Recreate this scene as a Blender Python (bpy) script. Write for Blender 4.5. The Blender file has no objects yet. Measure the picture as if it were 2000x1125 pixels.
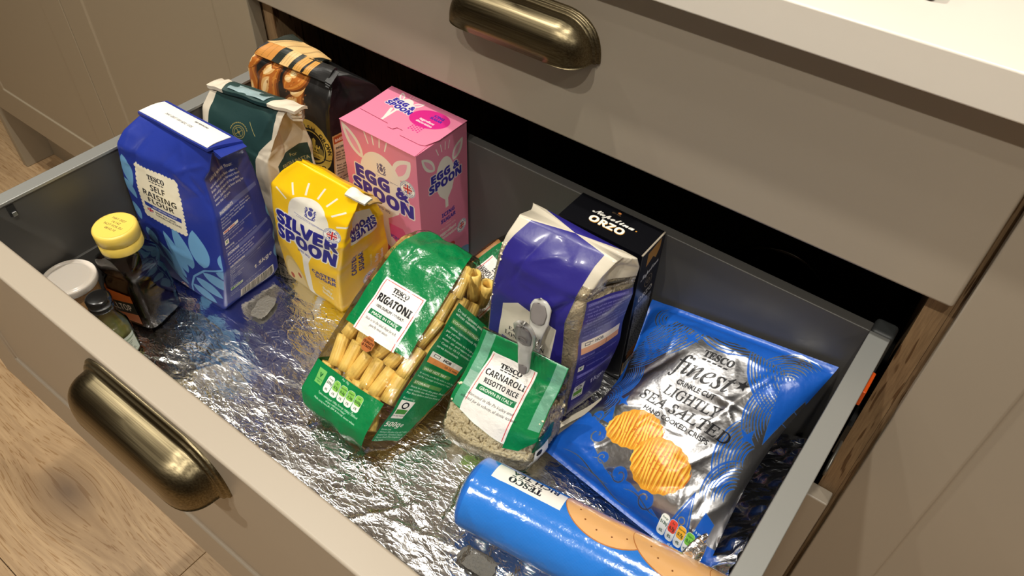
import bpy, math, random
import numpy as np
from mathutils import Matrix, Vector

# ------------------------------------------------------------------ camera, world, lights, exposure
scn = bpy.context.scene
COL = scn.collection
cam_d = bpy.data.cameras.new('camera'); cam = bpy.data.objects.new('camera', cam_d); COL.objects.link(cam)
R_ = np.array([[0.79709832, 0.60325012, 0.02689888],
               [0.44483743, -0.55649085, -0.70173898],
               [-0.40835515, 0.57132059, -0.71192616]])       # rows: right, down, forward in world axes
right, down, fwd = R_
cam.matrix_world = Matrix(((right[0], -down[0], -fwd[0], 0.0),
                           (right[1], -down[1], -fwd[1], 0.0),
                           (right[2], -down[2], -fwd[2], 1.14), (0, 0, 0, 1)))
cam_d.sensor_width = 36.0; cam_d.lens = 36.0 * 1506.33 / 2000.0
cam_d.clip_start = 0.02; cam_d.clip_end = 50
scn.camera = cam
scn.view_settings.view_transform = 'Standard'; scn.view_settings.look = 'None'
scn.view_settings.exposure = 0.36; scn.view_settings.gamma = 1.0
scn.view_settings.use_curve_mapping = False
world = bpy.data.worlds.new('world'); scn.world = world; world.use_nodes = True
world.node_tree.nodes['Background'].inputs[0].default_value = (0.90, 0.80, 0.66, 1)
world.node_tree.nodes['Background'].inputs[1].default_value = 0.32

def lamp(x, y, z, power, radius=0.022, col=(1.0, 0.955, 0.855), angle=125):
    l = bpy.data.lights.new('ceiling_spot', 'SPOT'); l.energy = power; l.color = col
    l.shadow_soft_size = radius; l.spot_size = math.radians(angle); l.spot_blend = 0.8
    o = bpy.data.objects.new('ceiling_spot', l); o.location = (x, y, z); COL.objects.link(o); return o
lamp(0.15, -0.74, 2.36, 39)
lamp(-0.47, -0.74, 2.36, 41)
lamp(-0.88, 0.245, 2.36, 44)
lamp(-0.05, 0.245, 2.36, 36)
lamp(-1.75, 0.10, 2.36, 30)
lamp(1.20, -0.30, 2.36, 30)
fill_d = bpy.data.lights.new('added_fill_light', 'POINT'); fill_d.energy = 6; fill_d.color = (1.0, 0.92, 0.80); fill_d.shadow_soft_size = 0.14  # unseen fill light, added to brighten the ceiling and soften the shade
po = bpy.data.objects.new('added_fill_light', fill_d); po.location = (-0.9, -1.75, 1.95); COL.objects.link(po)

# ------------------------------------------------------------------ object helpers
LOC = {}
def tag(o, label=None, cat=None, group=None, kind=None):
    if label: o['label'] = label
    if cat: o['category'] = cat
    if group: o['group'] = group
    if kind: o['kind'] = kind
    return o
def wloc(parent):
    return np.array(LOC[parent.name]) if parent is not None else np.zeros(3)
def thing(name, label=None, cat=None, loc=(0, 0, 0), parent=None, group=None, kind=None):
    o = bpy.data.objects.new(name, None); COL.objects.link(o)
    o.empty_display_size = 0.02
    if parent is not None: o.parent = parent
    o.location = Vector(loc) - Vector(wloc(parent).tolist()); LOC[o.name] = tuple(loc)
    return tag(o, label, cat, group, kind)
class MB:
    """collects geometry given in world metres"""
    def __init__(s): s.v = []; s.f = []; s.uv = {}; s.sm = set()
    def add(s, vs, fs, uvs=None, smooth=False):
        b = len(s.v); s.v.extend([tuple(map(float, p)) for p in vs])
        for k, f in enumerate(fs):
            if uvs is not None: s.uv[len(s.f)] = [uvs[i] for i in f] if not isinstance(uvs, dict) else uvs[k]
            if smooth: s.sm.add(len(s.f))
            s.f.append(tuple(b + i for i in f))
        return s
    def box(s, x0, x1, y0, y1, z0, z1):
        v = [(x0,y0,z0),(x1,y0,z0),(x1,y1,z0),(x0,y1,z0),(x0,y0,z1),(x1,y0,z1),(x1,y1,z1),(x0,y1,z1)]
        return s.add(v, [(0,3,2,1),(4,5,6,7),(0,1,5,4),(1,2,6,5),(2,3,7,6),(3,0,4,7)])
    def hull(s, v):   # eight corners in box order
        return s.add(v, [(0,3,2,1),(4,5,6,7),(0,1,5,4),(1,2,6,5),(2,3,7,6),(3,0,4,7)])
    def tube(s, pts, r, n=10, closed=False, smooth=True):
        pts = [np.array(p, float) for p in pts]; m = len(pts); vs = []; rr = r if hasattr(r, '__len__') else [r]*m
        up = None
        for i, p in enumerate(pts):
            a = pts[(i-1) % m] if (closed or i > 0) else p; b = pts[(i+1) % m] if (closed or i < m-1) else p
            d = b - a; d /= np.linalg.norm(d) + 1e-12
            if up is None:
                up = np.cross(d, (0,0,1.0)); 
                if np.linalg.norm(up) < 1e-3: up = np.cross(d, (1.0,0,0))
            up = up - d*np.dot(up, d); up /= np.linalg.norm(up); w = np.cross(d, up)
            for k in range(n):
                t = 2*math.pi*k/n; vs.append(p + rr[i]*(math.cos(t)*up + math.sin(t)*w))
        fs = []
        for i in range(m if closed else m-1):
            for k in range(n):
                a = i*n + k; b = i*n + (k+1) % n; c = ((i+1) % m)*n + (k+1) % n; d = ((i+1) % m)*n + k
                fs.append((a, b, c, d))
        s.add(vs, fs, smooth=smooth)
        if not closed: s.f.append(tuple(range(len(s.v)-n*m, len(s.v)-n*m+n))[::-1]); s.f.append(tuple(range(len(s.v)-n, len(s.v))))
        return s
    def lathe(s, c, prof, n=40, shape=None, smooth=True, rib=0):
        """prof: (r, z); shape(theta)->radius factor"""
        vs = []
        for r, z in prof:
            for k in range(n):
                t = 2*math.pi*k/n; q = r*(shape(t, z) if shape else 1.0)
                vs.append((c[0]+q*math.cos(t), c[1]+q*math.sin(t), c[2]+z))
        m = len(prof); fs = []; uv = {}
        for i in range(m-1):
            for k in range(n):
                fs.append((i*n+k, i*n+(k+1) % n, (i+1)*n+(k+1) % n, (i+1)*n+k))
                z0 = prof[i][1]*1000; z1 = prof[i+1][1]*1000; u0 = k/n*200; u1 = (k+1)/n*200
                uv[len(fs)-1] = [(u0, z0), (u1, z0), (u1, z1), (u0, z1)]
        fs.append(tuple(range(n))[::-1]); uv[len(fs)-1] = [(0, 0)]*n
        fs.append(tuple(range((m-1)*n, m*n))); uv[len(fs)-1] = [(0, 0)]*n
        b = len(s.f); s.add(vs, fs, uvs=uv, smooth=smooth)
        return s
    def build(s, name, mat, parent=None, bevel=0.0, uvscale=None, seg=2, **kw):
        me = bpy.data.meshes.new(name)
        off = wloc(parent)
        v = np.array(s.v, float).reshape(-1, 3) - off
        me.from_pydata(v.tolist(), [], s.f); 
        if s.uv:
            ul = me.uv_layers.new(name='UVMap'); sx, sy = uvscale or (1, 1)
            arr = np.zeros((len(me.loops), 2), np.float32)
            for p in me.polygons:
                q = s.uv.get(p.index)
                if q: 
                    for j, li in enumerate(p.loop_indices): arr[li] = (q[j][0]/sx, q[j][1]/sy)
            ul.data.foreach_set('uv', arr.ravel())
        if s.sm:
            sm = np.zeros(len(me.polygons), bool); sm[list(s.sm)] = True; me.polygons.foreach_set('use_smooth', sm)
        for m in (mat if isinstance(mat, (list, tuple)) else [mat]): me.materials.append(m)
        me.update()
        o = bpy.data.objects.new(name, me); COL.objects.link(o)
        if parent is not None: o.parent = parent
        LOC[o.name] = tuple(off)
        if bevel:
            b = o.modifiers.new('bevel', 'BEVEL'); b.width = bevel; b.segments = seg; b.limit_method = 'ANGLE'; b.angle_limit = math.radians(35)
            b.harden_normals = True
            me.polygons.foreach_set('use_smooth', np.ones(len(me.polygons), bool))
        return tag(o, **kw)
def box(name, mat, parent, x0, x1, y0, y1, z0, z1, bevel=0.0, **kw):
    return MB().box(x0, x1, y0, y1, z0, z1).build(name, mat, parent, bevel, **kw)

# ------------------------------------------------------------------ materials
def newmat(name):
    m = bpy.data.materials.new(name); m.use_nodes = True; nt = m.node_tree
    return m, nt, nt.nodes['Principled BSDF']
def lk(nt, a, b): nt.links.new(a, b)
def srgb(*c):
    if len(c) == 1: c = c[0]
    c = [x/255.0 for x in c]
    return tuple(x/12.92 if x <= 0.04045 else ((x+0.055)/1.055)**2.4 for x in c) + (1.0,)
def bump(nt, bs, scale, strength, dist=0.001, detail=4, kind='noise', coord='Object', stretch=None, rough=0.55):
    tc = nt.nodes.new('ShaderNodeTexCoord'); mp = nt.nodes.new('ShaderNodeMapping')
    if stretch: mp.inputs['Scale'].default_value = stretch
    lk(nt, tc.outputs[coord], mp.inputs[0])
    if kind == 'noise':
        t = nt.nodes.new('ShaderNodeTexNoise'); t.inputs['Scale'].default_value = scale; t.inputs['Detail'].default_value = detail
        t.inputs['Roughness'].default_value = rough; out = t.outputs[0]
    else:
        t = nt.nodes.new('ShaderNodeTexVoronoi'); t.inputs['Scale'].default_value = scale
        t.feature = 'DISTANCE_TO_EDGE' if kind == 'edge' else 'F1'; out = t.outputs['Distance']
    lk(nt, mp.outputs[0], t.inputs['Vector'])
    b = nt.nodes.new('ShaderNodeBump'); b.inputs['Strength'].default_value = strength; b.inputs['Distance'].default_value = dist
    lk(nt, out, b.inputs['Height'])
    if bs.inputs['Normal'].is_linked:
        prev = bs.inputs['Normal'].links[0].from_socket; lk(nt, prev, b.inputs['Normal'])
    lk(nt, b.outputs[0], bs.inputs['Normal'])
    return t
def plain(name, col, rough=0.5, metal=0.0, spec=0.5, b=None, coat=0.0, var=0.0):
    m, nt, bs = newmat(name)
    bs.inputs['Base Color'].default_value = srgb(col); bs.inputs['Roughness'].default_value = rough
    bs.inputs['Metallic'].default_value = metal; bs.inputs['Specular IOR Level'].default_value = spec
    bs.inputs['Coat Weight'].default_value = coat; bs.inputs['Coat Roughness'].default_value = 0.15
    if var:
        tc = nt.nodes.new('ShaderNodeTexCoord'); t = nt.nodes.new('ShaderNodeTexNoise'); t.inputs['Scale'].default_value = 14
        lk(nt, tc.outputs['Object'], t.inputs['Vector'])
        h = nt.nodes.new('ShaderNodeHueSaturation'); h.inputs['Color'].default_value = srgb(col)
        mr = nt.nodes.new('ShaderNodeMapRange'); mr.inputs[3].default_value = 1-var; mr.inputs[4].default_value = 1+var
        lk(nt, t.outputs[0], mr.inputs[0]); lk(nt, mr.outputs[0], h.inputs['Value']); lk(nt, h.outputs[0], bs.inputs['Base Color'])
    if b: bump(nt, bs, *b)
    return m
def wood(name, c0, c1, stretch, scale=9.0, rough=0.5, ticks=None, knot=None):
    """stretch: small number along the grain"""
    m, nt, bs = newmat(name)
    tc = nt.nodes.new('ShaderNodeTexCoord'); mp = nt.nodes.new('ShaderNodeMapping'); mp.inputs['Scale'].default_value = stretch
    geo = nt.nodes.new('ShaderNodeNewGeometry'); oi = nt.nodes.new('ShaderNodeObjectInfo')
    add = nt.nodes.new('ShaderNodeVectorMath'); add.operation = 'ADD'
    mul = nt.nodes.new('ShaderNodeVectorMath'); mul.operation = 'SCALE'; mul.inputs['Scale'].default_value = 7.0
    cmb = nt.nodes.new('ShaderNodeCombineXYZ')
    lk(nt, oi.outputs['Random'], cmb.inputs[0]); lk(nt, oi.outputs['Random'], cmb.inputs[2]); lk(nt, cmb.outputs[0], mul.inputs[0])
    src = geo.outputs['Position']
    if knot:   # grain flows round the knot: pull the coordinates towards it
        d = nt.nodes.new('ShaderNodeVectorMath'); d.operation = 'SUBTRACT'; d.inputs[1].default_value = knot; lk(nt, src, d.inputs[0])
        sc = nt.nodes.new('ShaderNodeVectorMath'); sc.operation = 'MULTIPLY'; sc.inputs[1].default_value = (0.55, 1, 1); lk(nt, d.outputs[0], sc.inputs[0])
        ln = nt.nodes.new('ShaderNodeVectorMath'); ln.operation = 'LENGTH'; lk(nt, sc.outputs[0], ln.inputs[0])
        e = nt.nodes.new('ShaderNodeMapRange'); e.interpolation_type = 'SMOOTHSTEP'; e.inputs[1].default_value = 0.0; e.inputs[2].default_value = 0.11; e.inputs[3].default_value = 0.75; e.inputs[4].default_value = 0.0
        lk(nt, ln.outputs['Value'], e.inputs[0])
        s2 = nt.nodes.new('ShaderNodeVectorMath'); s2.operation = 'SCALE'; lk(nt, d.outputs[0], s2.inputs[0]); lk(nt, e.outputs[0], s2.inputs['Scale'])
        sub = nt.nodes.new('ShaderNodeVectorMath'); sub.operation = 'SUBTRACT'; lk(nt, src, sub.inputs[0]); lk(nt, s2.outputs[0], sub.inputs[1]); src = sub.outputs[0]
        km = e
    lk(nt, src, add.inputs[0]); lk(nt, mul.outputs[0], add.inputs[1]); lk(nt, add.outputs[0], mp.inputs[0])
    n1 = nt.nodes.new('ShaderNodeTexNoise'); n1.inputs['Scale'].default_value = scale; n1.inputs['Detail'].default_value = 6; n1.inputs['Distortion'].default_value = 0.4
    n2 = nt.nodes.new('ShaderNodeTexNoise'); n2.inputs['Scale'].default_value = scale*9; n2.inputs['Detail'].default_value = 5
    lk(nt, mp.outputs[0], n1.inputs['Vector']); lk(nt, mp.outputs[0], n2.inputs['Vector'])
    mx = nt.nodes.new('ShaderNodeMix'); mx.data_type = 'FLOAT'; mx.inputs[0].default_value = 0.5
    lk(nt, n1.outputs[0], mx.inputs[2]); lk(nt, n2.outputs[0], mx.inputs[3])
    cr = nt.nodes.new('ShaderNodeValToRGB'); cr.color_ramp.elements[0].position = 0.34; cr.color_ramp.elements[1].position = 0.66
    cr.color_ramp.elements[0].color = srgb(c0); cr.color_ramp.elements[1].color = srgb(c1)
    lk(nt, mx.outputs[0], cr.inputs[0]); outc = cr.outputs[0]
    if ticks:
        n3 = nt.nodes.new('ShaderNodeTexNoise'); n3.inputs['Scale'].default_value = ticks[0]; n3.inputs['Detail'].default_value = 1
        lk(nt, mp.outputs[0], n3.inputs['Vector'])
        r3 = nt.nodes.new('ShaderNodeValToRGB'); r3.color_ramp.elements[0].position = ticks[1]; r3.color_ramp.elements[1].position = ticks[1]+0.05
        r3.color_ramp.elements[0].color = (1,1,1,1); r3.color_ramp.elements[1].color = srgb(ticks[2])
        lk(nt, n3.outputs[0], r3.inputs[0])
        mm = nt.nodes.new('ShaderNodeMix'); mm.data_type = 'RGBA'; mm.blend_type = 'MULTIPLY'; mm.inputs[0].default_value = 1
        lk(nt, outc, mm.inputs[6]); lk(nt, r3.outputs[0], mm.inputs[7]); outc = mm.outputs[2]
    if knot:
        kr = nt.nodes.new('ShaderNodeMapRange'); kr.inputs[1].default_value = 0.004; kr.inputs[2].default_value = 0.045; kr.inputs[3].default_value = 1.7; kr.inputs[4].default_value = 0.0
        lk(nt, ln.outputs['Value'], kr.inputs[0])
        nm = nt.nodes.new('ShaderNodeMath'); nm.operation = 'MULTIPLY'; nm.use_clamp = True; lk(nt, kr.outputs[0], nm.inputs[0]); lk(nt, n1.outputs[0], nm.inputs[1])
        mm = nt.nodes.new('ShaderNodeMix'); mm.data_type = 'RGBA'; mm.inputs[7].default_value = srgb(92, 74, 62)
        lk(nt, nm.outputs[0], mm.inputs[0]); lk(nt, outc, mm.inputs[6]); outc = mm.outputs[2]
    lk(nt, outc, bs.inputs['Base Color']); bs.inputs['Roughness'].default_value = rough
    b = nt.nodes.new('ShaderNodeBump'); b.inputs['Strength'].default_value = 0.12; b.inputs['Distance'].default_value = 0.001
    lk(nt, n2.outputs[0], b.inputs['Height']); lk(nt, b.outputs[0], bs.inputs['Normal'])
    return m

GREIGE = plain('greige_painted_front', (163, 151, 135), 0.38, spec=0.4, b=(900, 0.03, 0.0004))
CREAM = plain('greige_painted_door', (158, 145, 124), 0.38, spec=0.4, b=(900, 0.03, 0.0004))
QUARTZ = None
DARKMET = plain('anthracite_drawer_steel', (82, 80, 77), 0.42, 0.2, b=(1600, 0.06, 0.0002))
RAILMET = plain('lit_tone_drawer_rail', (158, 158, 154), 0.40, 0.55, b=(1600, 0.05, 0.0002))  # same metal as the drawer sides; lighter tone paints light on the top
BLACKPL = plain('dark_plastic', (52, 54, 54), 0.5)
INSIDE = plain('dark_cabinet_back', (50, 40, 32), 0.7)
OAKV = wood('oak_carcass_upright_grain', (126, 100, 72), (164, 134, 98), (1, 1, 0.07), 90, 0.55, ticks=(330, 0.60, (170, 150, 130)))
FLOORM = wood('light_oak_plank_floor', (160, 130, 96), (196, 165, 126), (0.06, 1, 1), 20, 0.42, ticks=(520, 0.60, (222, 210, 192)), knot=(-0.938, 0.095, 0.0))
QUARTZ = plain('white_speckled_quartz', (236, 228, 216), 0.16, spec=0.5, var=0.03)
def brass():
    m, nt, bs = newmat('brushed_antique_brass')
    bs.inputs['Metallic'].default_value = 1.0; bs.inputs['Roughness'].default_value = 0.36
    bs.inputs['Anisotropic'].default_value = 0.5
    tc = nt.nodes.new('ShaderNodeTexCoord'); mp = nt.nodes.new('ShaderNodeMapping'); mp.inputs['Scale'].default_value = (6, 300, 300)
    lk(nt, tc.outputs['Object'], mp.inputs[0])
    n = nt.nodes.new('ShaderNodeTexNoise'); n.inputs['Scale'].default_value = 3; n.inputs['Detail'].default_value = 4; lk(nt, mp.outputs[0], n.inputs['Vector'])
    cr = nt.nodes.new('ShaderNodeValToRGB'); cr.color_ramp.elements[0].position = 0.3; cr.color_ramp.elements[1].position = 0.72
    cr.color_ramp.elements[0].color = srgb(96, 86, 66); cr.color_ramp.elements[1].color = srgb(140, 128, 100)
    lk(nt, n.outputs[0], cr.inputs[0]); lk(nt, cr.outputs[0], bs.inputs['Base Color'])
    b = nt.nodes.new('ShaderNodeBump'); b.inputs['Strength'].default_value = 0.10; b.inputs['Distance'].default_value = 0.0005
    lk(nt, n.outputs[0], b.inputs['Height']); lk(nt, b.outputs[0], bs.inputs['Normal'])
    return m
BRASS = brass()

# ------------------------------------------------------------------ 2-D print rasteriser (flat print on the packs)
_tc = bpy.data.curves.new('type_setter', 'FONT'); _to = bpy.data.objects.new('type_setter', _tc); COL.objects.link(_to)
_tc.fill_mode = 'NONE'; _tc.resolution_u = 3
_TCACHE = {}
def text_edges(s):
    if s in _TCACHE: return _TCACHE[s]
    _tc.body = s; bpy.context.view_layer.update()
    dg = bpy.context.evaluated_depsgraph_get(); ev = _to.evaluated_get(dg); me = ev.to_mesh()
    n = len(me.vertices); co = np.zeros(n*3); me.vertices.foreach_get('co', co); co = co.reshape(-1, 3)[:, :2]
    e = np.zeros(len(me.edges)*2, np.int64); me.edges.foreach_get('vertices', e); e = e.reshape(-1, 2)
    ev.to_mesh_clear(); _TCACHE[s] = (co.copy(), e); return _TCACHE[s]
_c, _e = text_edges('H'); CAP = float(_c[:, 1].max() - _c[:, 1].min())
BOLD = lambda s: ''.join(chr(0x1D5D4+ord(c)-65) if 'A' <= c <= 'Z' else chr(0x1D5EE+ord(c)-97) if 'a' <= c <= 'z' else chr(0x1D7EC+ord(c)-48) if '0' <= c <= '9' else c for c in s)
SERIF = lambda s: ''.join(chr(0x1D400+ord(c)-65) if 'A' <= c <= 'Z' else chr(0x1D41A+ord(c)-97) if 'a' <= c <= 'z' else c for c in s)
SERIFI = lambda s: ''.join('\u210e' if c == 'h' else chr(0x1D434+ord(c)-65) if 'A' <= c <= 'Z' else chr(0x1D44E+ord(c)-97) if 'a' <= c <= 'z' else c for c in s)
SERIFBI = lambda s: ''.join(chr(0x1D468+ord(c)-65) if 'A' <= c <= 'Z' else chr(0x1D482+ord(c)-97) if 'a' <= c <= 'z' else c for c in s)
SCRIPT = lambda s: ''.join(chr(0x1D4D0+ord(c)-65) if 'A' <= c <= 'Z' else chr(0x1D4EA+ord(c)-97) if 'a' <= c <= 'z' else c for c in s)
def _coverage(v, e, w, h):
    """even-odd coverage of edge soup (pixel coords) on a w x h grid, 4 sub-rows"""
    SS = 4; acc = np.zeros((h*SS, w+2))
    a = v[e[:, 0]]; b = v[e[:, 1]]; y0 = a[:, 1]*SS; y1 = b[:, 1]*SS
    lo = np.minimum(y0, y1); hi = np.maximum(y0, y1)
    r0 = np.ceil(lo-0.5).astype(int); r1 = np.ceil(hi-0.5).astype(int)
    cnt = np.maximum(r1-r0, 0)
    if cnt.sum() == 0: return np.zeros((h, w))
    idx = np.repeat(np.arange(len(e)), cnt); st = np.repeat(np.cumsum(cnt)-cnt, cnt)
    row = r0[idx] + (np.arange(len(idx)) - st); yy = row + 0.5
    den = (y1-y0)[idx]; t = (yy - y0[idx])/np.where(np.abs(den) < 1e-12, 1e-12, den)
    x = a[idx, 0] + t*(b[idx, 0]-a[idx, 0])
    o = np.lexsort((x, row)); row = row[o]; x = x[o]
    sg = np.ones(len(x)); sg[1::2] = -1
    ok = (row >= 0) & (row < h*SS); row = row[ok]; x = np.clip(x[ok], 0, w); sg = sg[ok]
    xi = np.floor(x).astype(int); fr = x - xi
    np.add.at(acc, (row, xi), sg*(1-fr)); np.add.at(acc, (row, xi+1), sg*fr)
    return np.clip(np.cumsum(acc, 1)[:, :w].reshape(h, SS, w).mean(1), 0, 1)
def _shift(m, dx, dy):
    h, w = m.shape; ix = int(math.floor(dx)); iy = int(math.floor(dy)); fx = dx-ix; fy = dy-iy
    def s(a, i, j):
        o = np.zeros_like(a); ys = slice(max(j, 0), h+min(j, 0)); yt = slice(max(-j, 0), h+min(-j, 0))
        xs = slice(max(i, 0), w+min(i, 0)); xt = slice(max(-i, 0), w+min(-i, 0)); o[ys, xs] = a[yt, xt]; return o
    return (1-fx)*(1-fy)*s(m, ix, iy)+fx*(1-fy)*s(m, ix+1, iy)+(1-fx)*fy*s(m, ix, iy+1)+fx*fy*s(m, ix+1, iy+1)
def _dil(m, r):
    o = m.copy(); n = 8 if r < 2.5 else 14
    for q in ((r,) if r < 2.5 else (r*0.5, r)):
        for k in range(n): o = np.maximum(o, _shift(m, q*math.cos(2*math.pi*k/n), q*math.sin(2*math.pi*k/n)))
    return o
class Canvas:
    def __init__(s, w, h, col=(255, 255, 255), ppm=4.0, alpha=1.0):
        s.w = w; s.h = h; s.k = ppm; s.W = int(round(w*ppm)); s.H = int(round(h*ppm))
        s.p = np.zeros((s.H, s.W, 4), np.float32); s.p[..., :3] = np.array(col)/255.0; s.p[..., 3] = alpha; s.tf = (1.0, 0.0, 0.0); s.bg = np.array(col)/255.0
    def _soup(s, v, e, col, bold=0, outline=None, alpha=1.0):
        """v in mm, y up"""
        v = v*s.tf[0] + np.array(s.tf[1:]); bold *= s.tf[0]
        pad = 3 + int((bold + (outline[1] if outline else 0))*s.k)+1
        p = v*s.k; x0 = int(math.floor(p[:, 0].min()))-pad; y0 = int(math.floor(p[:, 1].min()))-pad
        x1 = int(math.ceil(p[:, 0].max()))+pad; y1 = int(math.ceil(p[:, 1].max()))+pad
        if x1 <= 0 or y1 <= 0 or x0 >= s.W or y0 >= s.H or x1-x0 > 4000 or y1-y0 > 4000: return
        m = _coverage(p - (x0, y0), e, x1-x0, y1-y0)
        if bold > 0: m = _dil(m, bold*s.k)
        if outline: s._paste(_dil(m, outline[1]*s.k), x0, y0, outline[0], 1.0)
        s._paste(m, x0, y0, col, alpha)
    def _paste(s, m, x0, y0, col, alpha):
        h, w = m.shape; a0 = max(x0, 0); b0 = max(y0, 0); a1 = min(x0+w, s.W); b1 = min(y0+h, s.H)
        if a1 <= a0 or b1 <= b0: return
        q = m[b0-y0:b1-y0, a0-x0:a1-x0][..., None]; d = s.p[b0:b1, a0:a1]
        if col == 'clear': d[..., 3:] = d[..., 3:]*(1-q); d[..., :3] = d[..., :3]*(1-q)+s.bg*q; return
        c = np.array(col)/255.0; q2 = q*min(alpha, 1.0)
        d[..., :3] = d[..., :3]*(1-q2) + c*q2
        d[..., 3:] = np.maximum(d[..., 3:], q*alpha)
    def poly(s, pts, col, **k):
        v = np.array(pts, float); n = len(v); e = np.stack([np.arange(n), (np.arange(n)+1) % n], 1); s._soup(v, e, col, **k)
    def rect(s, x0, y0, x1, y1, col, r=0, **k):
        if r <= 0: return s.poly([(x0,y0),(x1,y0),(x1,y1),(x0,y1)], col, **k)
        P = []
        for cx, cy, a in ((x1-r,y0+r,-90),(x1-r,y1-r,0),(x0+r,y1-r,90),(x0+r,y0+r,180)):
            for j in range(7): t = math.radians(a+15*j); P.append((cx+r*math.cos(t), cy+r*math.sin(t)))
        s.poly(P, col, **k)
    def ell(s, cx, cy, rx, ry, col, rot=0, a0=0, a1=360, **k):
        P = []; c = math.cos(math.radians(rot)); q = math.sin(math.radians(rot))
        for j in range(49):
            t = math.radians(a0+(a1-a0)*j/48); x = rx*math.cos(t); y = ry*math.sin(t); P.append((cx+x*c-y*q, cy+x*q+y*c))
        s.poly(P[:-1] if a1-a0 == 360 else P, col, **k)
    def line(s, pts, w, col, taper=False, **k):
        P = [np.array(p, float) for p in pts]; L = []; R = []; n = len(P)
        for i in range(n):
            d = P[min(i+1, n-1)]-P[max(i-1, 0)]; d /= np.linalg.norm(d)+1e-9; nn = np.array((-d[1], d[0]))
            ww = w/2*(math.sin(math.pi*(i+0.35)/(n-0.3)) if taper else 1.0); L.append(P[i]+nn*ww); R.append(P[i]-nn*ww)
        s.poly(L+R[::-1], col, **k)
    def leaf(s, x, y, ang, ln, wd, col, **k):
        P = []; c = math.cos(math.radians(ang)); q = math.sin(math.radians(ang))
        for sg in (1, -1):
            for j in range(13):
                t = j/12 if sg > 0 else 1-j/12; X = ln*t; Y = sg*wd/2*math.sin(math.pi*t**0.85)**0.8 if 0 < t < 1 else 0
                P.append((x+X*c-Y*q, y+X*q+Y*c))
        s.poly(P, col, **k)
    def text(s, t, x, y, h, col, al='l', bold=0, rot=0, sx=1.0, shear=0, outline=None, width=None, **k):
        if not t.strip(): return
        co, e = text_edges(t)
        if len(co) == 0: return
        sc = h/CAP; v = co*sc; x0 = v[:, 0].min(); x1 = v[:, 0].max(); v[:, 0] -= x0
        wd = x1-x0
        if width: sx = width/wd
        v[:, 0] = v[:, 0]*sx + shear*v[:, 1]; wd *= sx
        if al == 'c': v[:, 0] -= wd/2
        elif al == 'r': v[:, 0] -= wd
        c = math.cos(math.radians(rot)); q = math.sin(math.radians(rot))
        v = np.stack([v[:, 0]*c - v[:, 1]*q + x, v[:, 0]*q + v[:, 1]*c + y], 1)
        s._soup(v, e, col, bold=bold, outline=outline, **k)
    def para(s, lines, x, y, h, lead, col, **k):
        for i, t in enumerate(lines): s.text(t, x, y-i*lead, h, col, **k)
    def arc(s, t, cx, cy, r, h, col, mid=90, span=120, up=True, **k):
        n = len(t)
        for i, ch in enumerate(t):
            f = (i+0.5)/n-0.5; a = mid - f*span if up else mid + f*span
            rr = math.radians(a); s.text(ch, cx+r*math.cos(rr), cy+r*math.sin(rr), h, col, al='c', rot=a-90 if up else a+90, **k)
    def barcode(s, x, y, w, h, rnd=3, vertical=False):
        s.rect(x, y, x+w, y+h, (238, 234, 226)); r = random.Random(rnd); p = 1.5
        ln = (h if vertical else w)
        while p < ln-1.5:
            b = r.choice((0.35, 0.35, 0.7, 1.0))
            if vertical: s.rect(x+2.5, y+p, x+w-1, y+p+b, (20, 20, 30))
            else: s.rect(x+p, y+2.6, x+p+b, y+h-1, (20, 20, 30))
            p += b + r.choice((0.35, 0.5, 0.8))
        if not vertical: s.text('5 000119 104687', x+w/2, y+0.6, 1.5, (20, 20, 30), al='c')
    def union(s, cx, cy, r, ring=(250, 248, 240), words=('PROUDLY GROWN', 'IN BRITAIN')):
        s.ell(cx, cy, r, r, ring); s.ell(cx, cy, r*0.96, r*0.96, (30, 36, 110)); s.ell(cx, cy, r*0.92, r*0.92, ring)
        s.arc(words[0], cx, cy, r*0.68, r*0.18, (30, 36, 110), 90, 170)
        s.arc(words[1], cx, cy, r*0.86, r*0.18, (30, 36, 110), -90, 110, up=False)
        q = r*0.58; s.ell(cx, cy, q, q, (34, 44, 130))
        for a in (35, 145):
            c = math.cos(math.radians(a))*q; t = math.sin(math.radians(a))*q
            s.line([(cx-c, cy-t), (cx+c, cy+t)], q*0.42, (250, 248, 240)); s.line([(cx-c, cy-t), (cx+c, cy+t)], q*0.16, (205, 32, 44))
        s.rect(cx-q, cy-q*0.26, cx+q, cy+q*0.26, (250, 248, 240)); s.rect(cx-q*0.26, cy-q, cx+q*0.26, cy+q, (250, 248, 240))
        s.rect(cx-q, cy-q*0.15, cx+q, cy+q*0.15, (205, 32, 44)); s.rect(cx-q*0.15, cy-q, cx+q*0.15, cy+q, (205, 32, 44))
    def brand(s, x, y, h, col, al='c', fn=SERIF, **k):
        s.text(fn('TESCO'), x, y, h, col, al=al, width=h*4.6, bold=h*0.04, **k)
        w = h*4.2
        for i in range(5):
            a = x-w/2+i*w/5; s.poly([(a, y-h*0.55), (a+w/5*0.72, y-h*0.55), (a+w/5*0.82, y-h*0.33), (a+w/5*0.1, y-h*0.33)], col)
    def crest(s, cx, cy, r, col):
        rn = random.Random(5)
        s.ell(cx, cy-r*0.1, r*0.36, r*0.42, col); s.ell(cx, cy+r*0.55, r*0.3, r*0.2, col)
        for i in range(5): s.ell(cx+(i-2)*r*0.13, cy+r*0.8+abs(i-2)*-0.06*r, r*0.06, r*0.09, col)
        for sg in (-1, 1):
            s.line([(cx+sg*r*0.4, cy-r*0.75), (cx+sg*r*0.72, cy-r*0.2), (cx+sg*r*0.5, cy+r*0.25), (cx+sg*r*0.66, cy+r*0.6)], r*0.2, col)
            for j in range(5): s.ell(cx+sg*r*(0.5+0.3*rn.random()), cy+r*(-0.6+0.28*j), r*0.1, r*0.08, col)
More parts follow.
